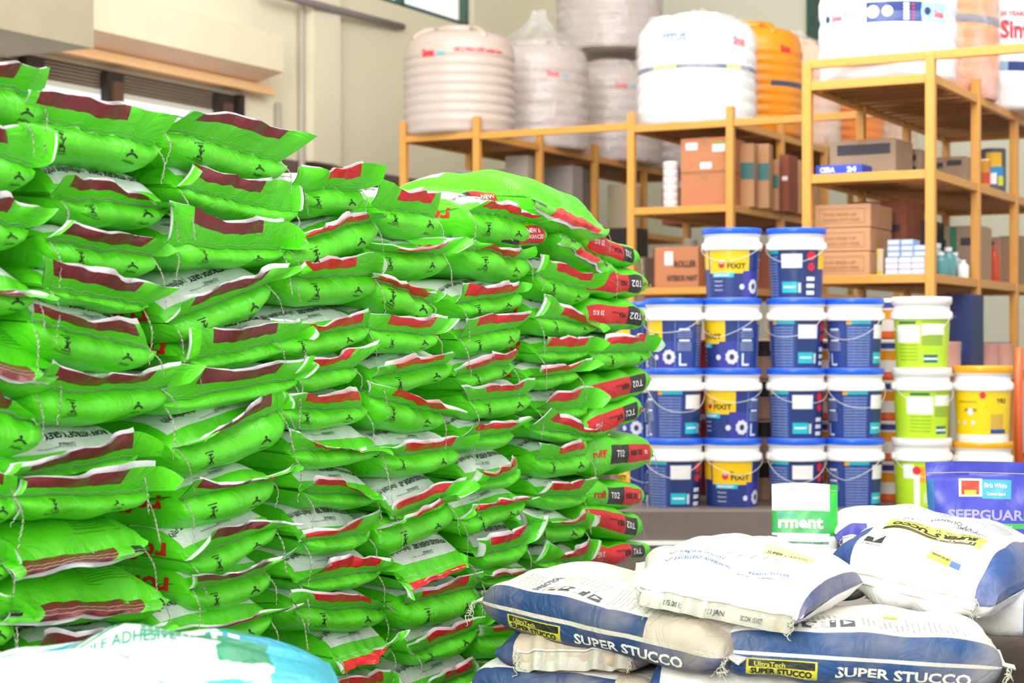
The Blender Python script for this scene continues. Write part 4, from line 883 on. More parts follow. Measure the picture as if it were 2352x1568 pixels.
def cyl_ink(mb, geo, R, m, a0=0.0, off=0.002):
    V, T = geo
    if not len(V): return
    an = V[:, 0]/R + a0; r = R+off
    mb.add(np.stack([r*np.sin(an), -r*np.cos(an), V[:, 1]], 1), T, m, smooth=False)
def tank(O, u, v, z, r, h, mt, ribs, label, prints=(), wrap=None, seed=0, lid=True):
    c = O + A*u + D*v; rz = math.atan2(-c[0], c[1])
    root = empty('water_tank', (c[0], c[1], z), rz); tag(root, label, 'tank', 'water tanks on top of the racks')
    pr_ = [(0.001, 0), (r*.90, 0), (r*.965, .012), (r*.985, .04)]
    z0, z1 = 0.09*h, 0.80*h
    nr = ribs
    for k in range(nr):
        a = z0 + (z1-z0)*k/nr; b = z0 + (z1-z0)*(k+1)/nr; s = (b-a)
        pr_ += [(r*.975, a+s*.02), (r, a+s*.25), (r*1.0, a+s*.72), (r*.975, a+s*.95)]
    pr_ += [(r*.975, .82*h), (r*.96, .87*h), (r*.90, .93*h), (r*.78, .965*h), (r*.55, .985*h), (r*.50, .99*h)]
    mb = MB(); mb.lathe(pr_ + [(0.001, .99*h)], 56, 0, uvr=r)
    # uv origin at the front
    mb.U[-1][:, 0] = np.where(mb.U[-1][:, 0] > math.pi*r, mb.U[-1][:, 0]-2*math.pi*r, mb.U[-1][:, 0])
    for g, m in prints: cyl_ink(mb, g, r, m)
    mb.build('tank_body', [mt, M_RED, M_CYAN, M_NAVY, M_BLUEP, M_WINK], root)
    mb = MB(); mb.lathe([(r*.46, .985*h), (r*.47, 1.0*h), (r*.47, 1.03*h), (r*.42, 1.05*h), (0.001, 1.06*h)], 32, 0); mb.build('manhole_lid', [mt], root)
    for q in range(4):       # moulded shoulders
        mb = MB(); a = q*math.pi/2+.5; t = np.linspace(0, 1, 6); mb.tube(np.stack([np.sin(a)*r*(.5+.42*t), -np.cos(a)*r*(.5+.42*t), h*(1.01-.11*t**2)], 1), r*.06, 8); mb.build('lifting_lug', [mt], root)
    if wrap:
        rng = np.random.RandomState(seed); n = 72; K = 34; zz = np.concatenate([np.linspace(-.005, h*.97, 24), np.linspace(h*.99, h+wrap, 10)])
        V = np.zeros((K, n+1, 3)); an = np.linspace(0, 2*math.pi, n+1)
        for i, zc in enumerate(zz):
            if i < 24: rr = r*(1.025 if zc < .8*h else 1.025 - .16*((zc-.8*h)/(.17*h))**2)
            else:
                t = (i-24)/9; rr = r*(.80*(1-t)**1.6 + .07 + .10*max(0, t-.6))
            wv = np.sin(an*7 + rng.uniform(0, 6) + zc*9)*.006 + np.sin(an*17+zc*25)*.003 + (np.sin(an*11+1)*.02*r if i >= 24 else 0)
            V[i, :, 0] = np.sin(an)*(rr+wv) + (0.05*r*max(0, (zc-h)/wrap) if i >= 24 else 0); V[i, :, 1] = -np.cos(an)*(rr+wv); V[i, :, 2] = zc + (0 if i < 24 else np.sin(an*5)*.01)
        V[:, -1] = V[:, 0]
        mb = MB(); mb.grid(V, 0); mb.build('plastic_wrap', [M_FILM], root)
    return root
SX = lambda x, z, s=1.0: [(text2d('Sintex', x, z, .05*s, w=.11*s, bold=.05), 1), (text2d('neo', x+.125*s, z+.005, .035*s, w=.07*s, bold=.03), 2)]
tank(OA, .30, .32, 2.76, .43, .80, M_TW, 8, 'bare ribbed white tank at the far left of the racks', SX(-.30, .575) + [(text2d('(500 L) WRAS LLDPE Certified Cargo', -.04, .60, .028, w=.40, bold=.04), 1)], seed=1)
mb = MB(); mb.box(.24, .285, -.40, -.34, .08, .14, 0, c=.006)
tank(OA, .36, 1.48, 2.76, .43, .86, M_TW, 7, 'film-wrapped ribbed tank with a tall knotted top, second from left', SX(.08, .56), wrap=.30, seed=2)
tank(OA, .42, 2.75, 2.76, .45, .87, M_TW, 7, 'wrapped grey-white tank carrying another tank on its top', SX(.05, .62), wrap=.06, seed=3)
tank(OA, .42, 2.75, 3.735, .47, .98, M_TW, 8, 'upper tank of the stacked pair by the corner', SX(-.02, .60)+SX(.28, .62, 1), wrap=.06, seed=4)
tank(OA, .50, 3.72, 2.76, .46, .92, M_TW, 7, 'wrapped grey-white tank hidden behind the TITUS tank, low base showing', SX(-.1, .6), wrap=.06, seed=14)
tank(OB, .33, .40, 2.73, .425, .77, M_TTI, 6, 'film-wrapped white tank reading TITUS with a striped band', [(text2d('TITUS', -.26, .57, .055, w=.19, bold=.05), 4), (text2d('Sintex', .27, .55, .06, w=.12, bold=.05), 1)], wrap=.08, seed=5)
tank(OB, .40, 1.28, 2.73, .40, .84, M_TO, 8, 'bright orange tank right behind the TITUS tank', [(text2d('Sintex', .24, .62, .05, w=.10, bold=.06), 1)], seed=6)
tank(OB, .45, 2.15, 2.73, .36, .84, M_TP, 8, 'peach tank in cloudy film behind the orange one', (), wrap=.12, seed=7)
tank(OB, .48, 3.12, 2.73, .40, .82, M_TO2, 8, 'orange tank seen under the blue-banded tank shelf', (), wrap=None, seed=8)
tank(OB, .50, 4.10, 2.73, .38, .80, M_TP, 8, 'pale orange tank farthest back, half hidden by rack posts', (), wrap=.1, seed=9)
BB = [(text2d('Sintex', -.36, .35, .035, w=.09, bold=.03), 1), (text2d('Pure', -.26, .355, .03, w=.09), 2), (text2d('Sintex', .28, .35, .04, w=.08, bold=.03), 1), (disc2d(-.08, .375, .035, 14), 5), (disc2d(.0, .375, .03, 14), 5), (disc2d(-.40, .37, .02, 10), 3), (disc2d(.235, .38, .022, 12), 3)] + [(rect2d(.09, .12, .326+.02*k, .340+.02*k, 1), 5) for k in range(5)] + [(rect2d(.14, .15, .326+.02*k, .336+.02*k, 1), 1) for k in range(5)]
tank(OC, .34, .42, 2.68, .395, 1.02, M_TWB, 5, 'large white tank with a navy and sky-blue band on the nearest rack', BB, seed=10)
tank(OC, .42, 1.28, 2.68, .355, 1.10, M_TO2, 9, 'film-wrapped orange tank right of the blue-banded tank', (), wrap=.1, seed=11)
tank(OC, .52, 2.12, 2.68, .42, 1.2, mat('white_tank_low_band', '#e9e6ea', .3, rects=[(.0, .12, .25, .31, '#8fb6d0'), (.12, .6, .25, .31, '#33437f')]), 6, 'white tank with large red lettering at the right edge', [(text2d('Sintex', .07, .46, .11, w=.32, bold=.03), 1), (text2d('50 YEARS GUARANTEE', .07, .60, .03, w=.42, bold=.04), 1)], seed=12)
# ================= goods on the shelves =================
CB = '#b98a63'
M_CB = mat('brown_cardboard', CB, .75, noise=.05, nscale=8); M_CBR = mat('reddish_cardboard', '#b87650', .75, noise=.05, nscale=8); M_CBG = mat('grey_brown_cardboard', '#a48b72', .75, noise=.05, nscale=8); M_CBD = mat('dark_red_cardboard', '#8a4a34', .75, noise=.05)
M_TAPE = mat('parcel_tape', '#a5744c', .4); M_LBL = mat('white_sticker', '#eee9ee', .5); M_BLK = mat('black_label', '#33323a', .5); M_TEALB = mat('teal_band', '#2f6a6b', .5); M_GREENP = mat('green_sticker', '#3fae4a', .5); M_BLUEC = mat('blue_carton', '#2d45b5', .5); M_NVC = mat('navy_carton', '#27386f', .6)
def carton(O, u, v, z, w, d, h, mt, label, group, decals=(), texts=(), yaw=0.0, name='carton', cat='box', tape=True):
    c = O + A*u + D*v; root = empty(name, (c[0], c[1], z), -TH+yaw); tag(root, label, cat, group)
    mb = MB(); mb.box(0, w, 0, d, 0, h, 0, c=min(.006, h*.1)); mb.build('box_body', [mt], root)
    if tape: mb = MB(); mb.box(w*.5-.025, w*.5+.025, -.0012, d+.0012, h-.0005, h+.0012, 0); mb.box(w*.5-.025, w*.5+.025, -.0015, .0, h*.78, h+.001, 0); mb.build('tape', [M_TAPE], root)
    for (x0, x1, z0, z1, m) in decals:
        mb = MB(); mb.box(x0*w, x1*w, -.002, .0, z0*h, z1*h, 0); mb.build('printed_label', [m], root)
    if texts:
        mb = MB()
        for (t, x, zz, hh, ww, m) in texts:
            V, T = text2d(t, x*w, zz*h, hh*h, w=ww*w, bold=.04)
            mb.add(np.stack([V[:, 0], np.full(len(V), -.0028), V[:, 1]], 1), T, 0, smooth=False)
        mb.build('printed_text', [texts[0][5]], root)['kind'] = 'stuff'
    return root
def can(O, u, v, z, r, h, mt, label, group, lidm=None, name='tin', cat='can', cap=0.0):
    c = O + A*u + D*v; root = empty(name, (c[0], c[1], z), math.atan2(-c[0], c[1])); tag(root, label, cat, group)
    mb = MB()
    if cap: pr_ = [(.001, 0), (r*.95, 0), (r, .006), (r, h*.62), (r*.9, h*.72), (r*.42, h*.84), (r*.40, h*.88)]
    else: pr_ = [(.001, 0), (r*.97, 0), (r, .004), (r*.985, .01), (r*.985, h-.012), (r, h-.008), (r, h-.002)]
    mb.lathe(pr_ + [(.001, pr_[-1][1])], 28, 0, uvr=r); mb.U[-1][:, 0] = np.where(mb.U[-1][:, 0] > math.pi*r, mb.U[-1][:, 0]-2*math.pi*r, mb.U[-1][:, 0]); mb.build('can_body' if not cap else 'bottle_body', [mt], root)
    mb = MB()
    if cap: mb.lathe([(.001, h*.87), (r*.5, h*.87), (r*.5, h), (.001, h)], 20, 0, smooth=False)
    else: mb.lathe([(r*.93, h-.004), (r*.93, h+.003), (r*.8, h+.004), (r*.78, h+.001), (.001, h+.001)], 28, 0)
    mb.build('cap' if cap else 'lid', [lidm or M_WHITE], root)
    return root
def uv_at(O, px, v):        # u on the shelf so that (u,v) projects to column px
    k = (px-CX)/F; P = O + D*v; return (k*P[1]-P[0])/(A[0]-k*A[1])
cg = 'cartons on the shelves'
# nearest rack, shelf at 2.10
z = 2.15
u = uv_at(OC, 1905, .42); carton(OC, u, .42, z, .40, .36, .235, M_CBG, 'grey-brown carton with wide black label above the blue flat box', cg, [(.12, .92, .62, .88, M_BLK)])
u = uv_at(OC, 1873, .08); carton(OC, u, .08, z, .275, .2, .06, M_BLUEC, 'flat blue box reading CERA on the nearest rack', cg, texts=[('CERA', .1, .3, .45, .32, M_WINK), ('24', .68, .3, .45, .2, M_WINK)], tape=False)
u = uv_at(OC, 2062, .85); carton(OC, u, .85, z, .14, .24, .21, M_CBG, 'small carton with two black labels right of the wide-label carton', cg, [(.05, .8, .66, .84, M_BLK), (.05, .8, .32, .5, M_BLK)])
u = uv_at(OC, 2132, 1.15); carton(OC, u, 1.15, z, .24, .34, .185, M_CBG, 'brown carton with two black patches behind the right front post', cg, [(.12, .38, .64, .82, M_BLK), (.48, .86, .70, .88, M_BLK)])
u = uv_at(OC, 2282, 1.72); M_PC = mat('grey_paint_can_label', '#4a4c58', .4, rects=[(-.05, .055, .16, .25, '#d9a81e'), (-.03, .07, .10, .16, '#2f86c0'), (-.02, .02, .05, .12, '#e8e4ea'), (.03, .07, .04, .10, '#c8c92c'), (-.06, -.02, .09, .13, '#d8572b')])
can(OC, u, 1.72, z, .078, .275, M_PC, 'grey paint can with yellow and blue label at the right of the upper shelf', 'cans on the shelves', M_DARK)
u = uv_at(OC, 2250, 1.55); can(OC, u, 1.62, z, .05, .20, mat('orange_yellow_can', '#d8942a', .4, rects=[(-.2, .2, .05, .12, '#c8502a')]), 'small orange can left of the grey paint can', 'cans on the shelves')
# shelf at 1.53
z = 1.575
for k in range(3):
    u = uv_at(OC, 1867, .06); carton(OC, u, .06+.01*k, z+.137*k, .335, .42, .134, M_CB, 'brown carton with a framed printed panel, %s of the stack of three' % ['bottom', 'middle', 'top'][k], cg, [(.10, .90, .80, .815, M_TAPE), (.10, .90, .2, .215, M_TAPE), (.10, .105, .2, .81, M_TAPE), (.895, .90, .2, .81, M_TAPE)], [('THIS SIDE UP', .16, .52, .1, .6, M_TAPE), ('HANDLE WITH CARE', .16, .3, .1, .65, M_TAPE)], tape=False)
u = uv_at(OC, 1946, .62); carton(OC, u, .62, z, .36, .4, .46, M_CBD, 'dark red carton standing behind the stack of three cartons', cg, [(.1, .6, .78, .84, M_BLK), (.6, .9, .6, .7, M_BLK)])
u = uv_at(OC, 2003, .2); carton(OC, u, .2, z, .065, .2, .155, mat('cream_yellow_pack', '#d9c9a4', .6, rects=None), 'narrow cream pack with lime patches beside the carton stack', cg, [(.1, .6, .7, .95, mat('lime_patch', '#c9cf2c', .5)), (.1, .8, .02, .2, mat('lime_patch_b', '#c9cf2c', .5))], tape=False)
M_PK = mat('pale_blue_pack', '#9fb9e0', .5); M_PKW = mat('lilac_white_pack', '#cfd0e4', .5)
pk = None
rows = [(0, 3, M_PKW), (1, 3, M_PKW), (2, 3, M_PKW), (3, 3, M_PK), (4, 3, M_PK), (5, 2, M_PK)]
for r_, n_, m_ in rows:
    for q in range(n_):
        u = uv_at(OC, 2033, .16) + q*.076 + (.012 if r_ > 2 else 0); w_ = .073
        carton(OC, u, .16 + (q % 2)*.004, z + r_*.034, w_, .14, .032, m_, '%s small pack, %s row up, %s from left, by right post' % ('lilac-white' if m_ is M_PKW else 'pale blue', ordn(r_+1), ordn(q+1)), 'small packs piled by the right front post', [(.15, .85, .3, .7, M_LBL)], name='pack', tape=False)
M_BT = mat('aqua_bottle', '#5f9ea2', .3); M_BT2 = mat('pale_teal_bottle', '#9dbdbd', .35)
for k, (px, v, h, r_, m_, lb) in enumerate([(2152, .9, .215, .05, M_BT2, 'tallest pale teal bottle behind the right post'), (2178, .80, .185, .045, M_BT, 'aqua bottle in the middle of the three'), (2160, .66, .15, .045, M_BT, 'aqua bottle nearest the right post'), (2192, .92, .16, .045, M_BT2, 'pale teal bottle behind the small white one'), (2212, .86, .11, .035, M_WHITE, 'small white bottle at the right of the teal ones')]):
    can(OC, uv_at(OC, px, v), v, z, r_, h, m_, lb, 'bottles on the lower shelf', M_LBL, 'bottle', 'bottle', cap=1)
u = uv_at(OC, 2140, 1.25); carton(OC, u, 1.25, z, .30, .3, .34, M_CBG, 'grey-brown carton with green tape behind the teal bottles', cg, [(.05, .3, .62, .76, M_BLK), (.6, .95, .64, .78, M_BLK), (.38, .52, 0, .98, mat('green_tape', '#1e7a58', .4))], tape=False)
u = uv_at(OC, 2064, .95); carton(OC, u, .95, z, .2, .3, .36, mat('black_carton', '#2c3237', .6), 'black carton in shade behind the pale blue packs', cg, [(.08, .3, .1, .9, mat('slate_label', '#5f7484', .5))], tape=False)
u = uv_at(OC, 2246, 2.05); carton(OC, u, 2.05, z, .15, .25, .31, mat('pinkish_carton', '#b98f7b', .7), 'pinkish carton by the third post with a dark corner label', cg, [(.05, .7, .7, .9, M_BLK), (.05, .55, .1, .2, M_BLK)], tape=False)
u = uv_at(OC, 2292, 2.3); carton(OC, u, 2.3, z, .16, .25, .33, mat('olive_carton', '#8f8467', .7), 'olive carton with blue stripe next to the pinkish one', cg, [(.0, .3, .3, .75, mat('blue_stripe', '#2f79a8', .5))], tape=False)
u = uv_at(OC, 2283, 1.9); can(OC, u, 1.9, z+.0, .035, .25, mat('orange_bottle', '#d5502a', .4), 'orange bottle standing before the olive carton', 'bottles on the lower shelf', mat('orange_cap', '#e0602c', .4), 'bottle', 'bottle', cap=1)
# shelf at 0.96 / 0.39
z = 1.0
u = uv_at(OC, 2146, .75); carton(OC, u, .75, z, .22, .3, .48, M_NVC, 'tall navy carton under the teal bottles', cg, [(.3, .75, .3, .4, mat('faded_blue', '#5c74a8', .6)), (.1, .6, .7, .74, mat('faded_blue_b', '#4862a0', .6))], tape=False)
M_JC = mat('pink_jerrycan', '#d9a294', .3, sub=.0)
for k, (px, v) in enumerate([(2170, .35), (2262, 1.45), (2296, 1.75)]):
    can(OC, uv_at(OC, px, v), v, z-.0 if k else 1.0, .085 if k else .09, .19 if k else .2, M_JC, ['pink jar below the navy carton', 'pink jar above the yellow bucket lid', 'pink jar nearest the right edge post'][k], 'pink jars on the low shelf', M_DARK, 'jar', 'jar')
u = uv_at(OC, 1900, .5); carton(OC, u, .5, z, .3, .3, .3, M_CBG, 'grey-brown carton low behind the buckets', cg)
u = uv_at(OC, 1990, .5); carton(OC, u, .5, z, .25, .3, .42, mat('pale_grey_carton', '#b9b4a8', .7), 'pale grey carton low behind the buckets', cg)
u = uv_at(OC, 1872, .05); carton(OC, u, .05, .42, .32, .4, .4, M_CBR, 'reddish carton on the lowest shelf behind the buckets', cg)
u = uv_at(OC, 2020, .1); carton(OC, u, .1, .42, .28, .4, .45, M_CBD, 'dark red carton on the lowest shelf behind the lime buckets', cg)
# rack under the TITUS tank, shelf 2.145
z = 2.145
u = uv_at(OB, 1563, .06); carton(OB, u, .06, z, .355, .34, .235, M_CBR, 'lower of two large reddish cartons under the TITUS tank', cg, [(.0, 1.0, .97, 1.0, M_TAPE)])
carton(OB, u, .06, z+.237, .355, .34, .24, M_CBR, 'upper large reddish carton with white and green stickers', cg, [(.12, .36, .66, .86, M_LBL), (.68, .94, .58, .78, M_LBL), (.70, 1.0, .78, .84, M_GREENP), (.42, .66, .10, .28, M_LBL)])
M_WC = mat('white_ringed_tin', '#ece6ea', .4, rects=[(-.5, .5, .0, .008, '#c98a3c'), (-.5, .5, .015, .03, '#c3bfc6')])
for k in range(6): can(OB, uv_at(OB, 1541, .12), .12, z+.054*k, .056, .052, M_WC, 'small white tin, %s from bottom of the column left of the reddish cartons' % ordn(k+1), 'column of small white tins', M_LBL)
for k, (px, v, w_, h) in enumerate([(1690, .30, .13, .45), (1722, .46, .14, .46), (1762, .72, .10, .37)]):
    u = BW - .02 - w_; carton(OB, min(uv_at(OB, px, v), BW-.02), v, z, w_, .13, h, M_CB, ['tall carton with teal band touching the front post', 'tallest carton with teal band, centre of three', 'leaning short carton with teal band, farthest of three'][k], 'tall teal-banded cartons', [(0, 1, .44, .70, M_TEALB)], tape=False, yaw=.25 if k == 2 else 0.15)
for k, (px, v, h) in enumerate([(1790, .88, .42), (1818, 1.12, .40), (1840, 1.4, .27)]):
    carton(OB, uv_at(OB, px, v), v, z, .07, .2, h, [M_CBD, M_CB, M_CB][k], ['dark red upright carton beside the teal-banded ones', 'thin upright tan carton right of the second post', 'short thin upright carton with red foot'][k], cg, [(0, 1, 0, .08, M_RED)] if k == 2 else [(.3, .9, .55, .62, M_LBL)] if k == 0 else [], tape=False)
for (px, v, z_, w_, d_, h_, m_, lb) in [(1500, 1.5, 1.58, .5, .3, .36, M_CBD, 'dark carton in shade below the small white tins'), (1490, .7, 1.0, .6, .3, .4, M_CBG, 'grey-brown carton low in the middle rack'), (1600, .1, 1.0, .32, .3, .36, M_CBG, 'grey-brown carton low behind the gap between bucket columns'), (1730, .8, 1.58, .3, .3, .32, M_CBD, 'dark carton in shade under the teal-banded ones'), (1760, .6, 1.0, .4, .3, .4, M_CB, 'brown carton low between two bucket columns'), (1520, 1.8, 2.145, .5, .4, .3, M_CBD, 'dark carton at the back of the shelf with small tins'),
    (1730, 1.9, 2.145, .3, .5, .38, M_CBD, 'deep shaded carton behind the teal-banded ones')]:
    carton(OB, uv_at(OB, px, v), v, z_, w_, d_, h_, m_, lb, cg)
u = uv_at(OB, 1503, .04); carton(OB, u, .04, 1.58, .335, .36, .285, M_CBR, 'reddish carton with large dark lettering left of the top bucket', cg, [(.24, .42, .55, .88, M_LBL)], [('ROLLER', .46, .50, .15, .5, M_DARK), ('INTERIOR PAINT', .30, .16, .13, .68, M_DARK)], tape=False)
u = uv_at(OB, 1640, .1); can(OB, u+.13, .2, 1.58, .07, .26, M_CBR, 'brown canister between the two top buckets', 'cans on the shelves')
u = uv_at(OB, 1595, .5); can(OB, uv_at(OB, 1586, .5), .5, 1.58+.0, .05, .36, M_GREYM, 'grey canister behind the lettered carton', 'cans on the shelves')
# goods of the left rack
M_BC = mat('blue_white_paint_can', '#2b3f8c', .4, rects=[(-.04, .02, 0, .3, '#d9dcee'), (.05, .2, .05, .2, '#4f86c9')])
for k, (px, v) in enumerate([(1016, .35), (1072, .30), (1100, .62)]):
    can(OA, uv_at(OA, px, v), v, 2.17, .077, .32, M_BC, ['blue and white paint can, left one behind the green stack top', 'blue and white paint can, middle one behind the green stack top', 'blue and white paint can half hidden by the rack post'][k], 'blue paint cans on the left rack')
for (px, v, w_, h_, m_, lb) in [(1130, 1.1, .3, .42, M_GREYM, 'pale grey panel carton standing in the left rack'), (1245, 1.6, .28, .48, mat('grey_carton', '#9b938b', .7), 'grey carton behind the second left-rack post'), (1305, 2.2, .18, .5, mat('taupe_carton', '#8b7f74', .7), 'taupe carton behind the left rack posts'), (1395, 2.6, .22, .4, mat('beige_carton', '#c2b394', .7), 'beige carton at the far end of the left rack'), (1160, .9, .2, .5, mat('taupe_carton_b', '#a3978a', .7), 'tall taupe carton near the front of the left rack')]:
    carton(OA, uv_at(OA, px, v), v, 2.17, w_, .2, h_, m_, lb, cg, tape=False)
    carton(OA, uv_at(OA, px+6, v), v, 1.60, w_, .25, h_*.9, M_CBG, ' '.join(('lower-shelf ' + lb).split()[:16]), cg, tape=False)
carton(OA, uv_at(OA, 1400, 2.0), 2.0, 1.90, .22, .3, .25, mat('black_case', '#2d292c', .6), 'black case on the brown carton between the left and middle racks', cg, tape=False)
carton(OA, uv_at(OA, 1400, 1.98), 1.98, 0, .32, .4, 1.90, M_CBG, 'tall brown wardrobe carton carrying the black case', cg, tape=False)
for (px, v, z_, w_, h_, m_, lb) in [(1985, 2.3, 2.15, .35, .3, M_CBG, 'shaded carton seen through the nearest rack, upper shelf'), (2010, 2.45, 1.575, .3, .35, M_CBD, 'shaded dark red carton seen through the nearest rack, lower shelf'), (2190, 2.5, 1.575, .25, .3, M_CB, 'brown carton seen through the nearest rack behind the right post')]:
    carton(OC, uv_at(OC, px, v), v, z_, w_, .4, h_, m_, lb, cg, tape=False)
# ================= buckets =================
BY = 9.1; HB = .357
NV = '#27397c'
lab = []
W_ = .86
lab += [(0, .9, .0, .30, NV)]
# unrolled label, u = 0 .. 0.88 round the bucket
lab += [(.01, .235, .128, .262, '#f7c60f'), (.03, .15, .108, .132, '#2fc0d0'), (.24, .30, .05, .13, '#4b49a8'), (.20, .30, .0, .14, '#3d3f9c'),
        (.30, .305, 0, .3, '#5f78b8'), (.305, .42, 0, .30, '#2a4590'), (.325, .385, .195, .205, '#e8ecf6'), (.325, .385, .140, .150, '#e8ecf6'), (.325, .335, .02, .08, '#e8ecf6'), (.325, .37, .018, .028, '#e8ecf6'),
        (.43, .455, .225, .262, '#f2b01e'), (.455, .56, .228, .262, '#2cc3cf'), (.43, .56, .0, .222, '#33559f'), (.44, .55, .110, .114, '#24346a'),
        (.575, .69, .02, .245, '#24386f'), (.58, .69, .155, .225, '#f0ebe8'), (.58, .665, .03, .085, '#25b9cc'), (.59, .655, .055, .063, '#e8f4f6'), (.67, .685, .03, .08, '#cfd6e4'),
        (.70, .78, .0, .262, '#232f66'), (.715, .765, .02, .04, '#e4e6f0'), (.715, .765, .055, .075, '#e4e6f0'), (.715, .765, .09, .11, '#e4e6f0'), (.79, .88, .150, .262, '#f7c60f')]
M_BLU = mat('blue_bucket_label', NV, .25, rects=lab, noise=.03, nscale=4)
M_BWH = mat('white_bucket_plastic', '#f5f3f0', .3); M_BLID = mat('blue_bucket_lid', '#1c62e0', .3); M_OLID = mat('orange_bucket_lid', '#f6a609', .3); M_WIRE = mat('handle_wire', '#dcdad6', .35, .3)
LM = '#b7dd2a'
M_LIM = mat('lime_bucket_label', LM, .25, rects=[(0, .9, 0, .3, LM), (.02, .16, .13, .215, '#f6f3f2'), (.04, .14, .222, .235, '#1e6b52'), (.17, .40, .225, .245, '#a4c81f'), (.17, .30, .17, .222, '#f4f2f2'), (.17, .29, .115, .168, '#94b437'), (.18, .26, .03, .07, '#2f6b66'), (.18, .26, .045, .055, '#e2eee4'),
        (.46, .60, .14, .22, '#f2a516'), (.44, .47, .0, .22, '#f2f2ee'), (.38, .44, .16, .23, '#f4f4f0'), (.60, .66, .05, .11, '#e36a3c'), (.60, .66, .11, .135, '#2d6a5f'), (.64, .80, .0, .26, '#a9cf35'), (.49, .53, .04, .09, '#cfe0a8')])
M_YEL = mat('yellow_bucket_label', '#f7ce14', .25, rects=[(0, .9, 0, .3, '#f7ce14'), (0, .9, 0, .045, '#f3f1ee'), (.24, .34, .05, .07, '#2a4a9f'), (.24, .32, .07, .14, '#d0a83c'), (.10, .17, .15, .165, '#9a8a30'), (.06, .17, .19, .2, '#b8a22a')])
M_GEAR = mat('pale_gear_print', '#dcdbe6', .4)
def bucket(px, yb, Y, style, rot, label, wire=True, H_=HB, rr=.142):
    P = atY(px, yb, Y); root = empty('paint_bucket', (P[0], P[1], P[2]), math.atan2(-P[0], P[1])); tag(root, label, 'bucket', {'b': 'blue-labelled paint buckets', 'l': 'lime-labelled paint buckets', 'y': 'yellow-labelled paint buckets'}[style])
    s = H_/.357
    mb = MB(); n = 64
    rb, rt = rr*.90, rr*.985
    mb.lathe([(.001, 0), (rb*.97, 0), (rb, .006)], n, 1)
    an = np.linspace(0, 2*math.pi, n+1); zz = np.linspace(.006, .245*s, 5); V = np.zeros((5, n+1, 3)); U = np.zeros((5, n+1, 2))
    for i, z in enumerate(zz):
        r = rb + (rt-rb)*(z/(.245*s)); V[i, :, 0] = r*np.sin(an+rot); V[i, :, 1] = -r*np.cos(an+rot); V[i, :, 2] = z; U[i, :, 0] = an/(2*math.pi)*.88; U[i, :, 1] = z/s
    mb.grid(V, 0, U)
    R = rr
    mb.lathe([(rt, .245*s), (R*1.05, .245*s), (R*1.06, .25*s), (R*1.06, .282*s), (R*1.04, .286*s), (R*.99, .287*s), (R*.985, .318*s), (R*1.035, .319*s), (R*1.045, .332*s)], n, 1)
    def cyli(geo, m, zoff=0):
        V, T = geo; an_ = V[:, 0]/.88*2*math.pi + rot; z = V[:, 1]*s; r = rb + (rt-rb)*(z/(.245*s)) + .0012
        mb.add(np.stack([r*np.sin(an_), -r*np.cos(an_), z], 1), T, m, smooth=False)
    if style == 'b':
        cyli(text2d('Dr.', .112, .186, .012, bold=.02), 2); cyli(text2d('FIXIT', .115, .152, .026, w=.10, bold=.03), 2)
        cyli(disc2d(.085, .17, .017, 14), 3); cyli(disc2d(.085, .185, .011, 10), 5)
        cyli(text2d('NEWCOAT', .04, .113, .012, w=.09, bold=.04), 4)
        for q in range(3): cyli(text2d('Waterproof', .04, .085-.022*q, .007, w=.05), 4)
        for k in range(9):
            a = k*.698; cyli(disc2d(.27+.024*math.cos(a), .062+.026*math.sin(a), .012, 8), 5)
        cyli(disc2d(.27, .062, .014, 10), 6); cyli(disc2d(.195, .06, .014, 14), 5)
        cyli(disc2d(.74, .215, .024, 16), 3); cyli(disc2d(.74, .160, .020, 16), 3)
        for k in range(14): cyli(text2d('Surface preparation and application of the coating', .436, .208-.0145*k, .0045, w=.115, bold=0), 4)
        for k in range(8): cyli(text2d('Shelf life and coverage details', .315, .185-.012*k if k < 3 else .13-.009*(k-3), .0045, w=.08, bold=0), 4)
    elif style == 'l':
        cyli(disc2d(.455, .20, .022, 16), 3)
        for k in range(5): cyli(text2d('Waterproof coating guide', .04, .115-.018*k, .006, w=.11, bold=0), 2)
    else:
        cyli(text2d('YRS', .27, .19, .02, w=.06, bold=.03), 2); cyli(disc2d(.2, .225, .016, 14), 3); cyli(disc2d(.135, .15, .017, 14), 5)
        for k in range(3): cyli(disc2d(.05+.05*k, .10, .01, 10), 5)
    mb.build('bucket_body', [{'b': M_BLU, 'l': M_LIM, 'y': M_YEL}[style], M_BWH, M_INK, M_RED, M_WINK, M_GEAR, M_NAVY], root)
    mb = MB(); lm = {'b': M_BLID, 'l': M_BWH, 'y': M_OLID}[style]
    mb.lathe([(R*1.045, .326*s), (R*1.065, .330*s), (R*1.065, .352*s), (R*1.05, .357*s), (R*.96, .357*s), (R*.94, .351*s), (.001, .351*s)], n, 0); mb.build('lid', [lm], root)
    for sd in (-1, 1):
        mb = MB(); a = sd*1.25; mb.box(-.018, .018, -.006, .008, -.014, .014, 0, c=.004)
        V = mb.V[-1]; ca, sa = math.cos(a), math.sin(a); x = V[:, 0].copy(); y = V[:, 1]-R*1.062; mb.V[-1] = np.stack([x*ca - y*sa, x*sa + y*ca, V[:, 2]+.266*s], 1); mb.build('handle_ear', [M_BWH], root)
    if wire:
        t = np.linspace(-1, 1, 25); hr = np.random.RandomState(int(px*7+yb)); a = t*1.35 + hr.uniform(-.5, .5); dz = (1-np.abs(t)**hr.uniform(1.3, 2.4))*hr.uniform(.07, .13)*s
        rw = R*1.09 + .012*(1-np.abs(t)); mb = MB(); mb.tube(np.stack([rw*np.sin(a), -rw*np.cos(a), .262*s - dz], 1), .0016, 6); mb.build('handle', [M_WIRE], root)
    return root
fr = lambda u: -u/.88*2*math.pi          # rotation that brings label position u to the front
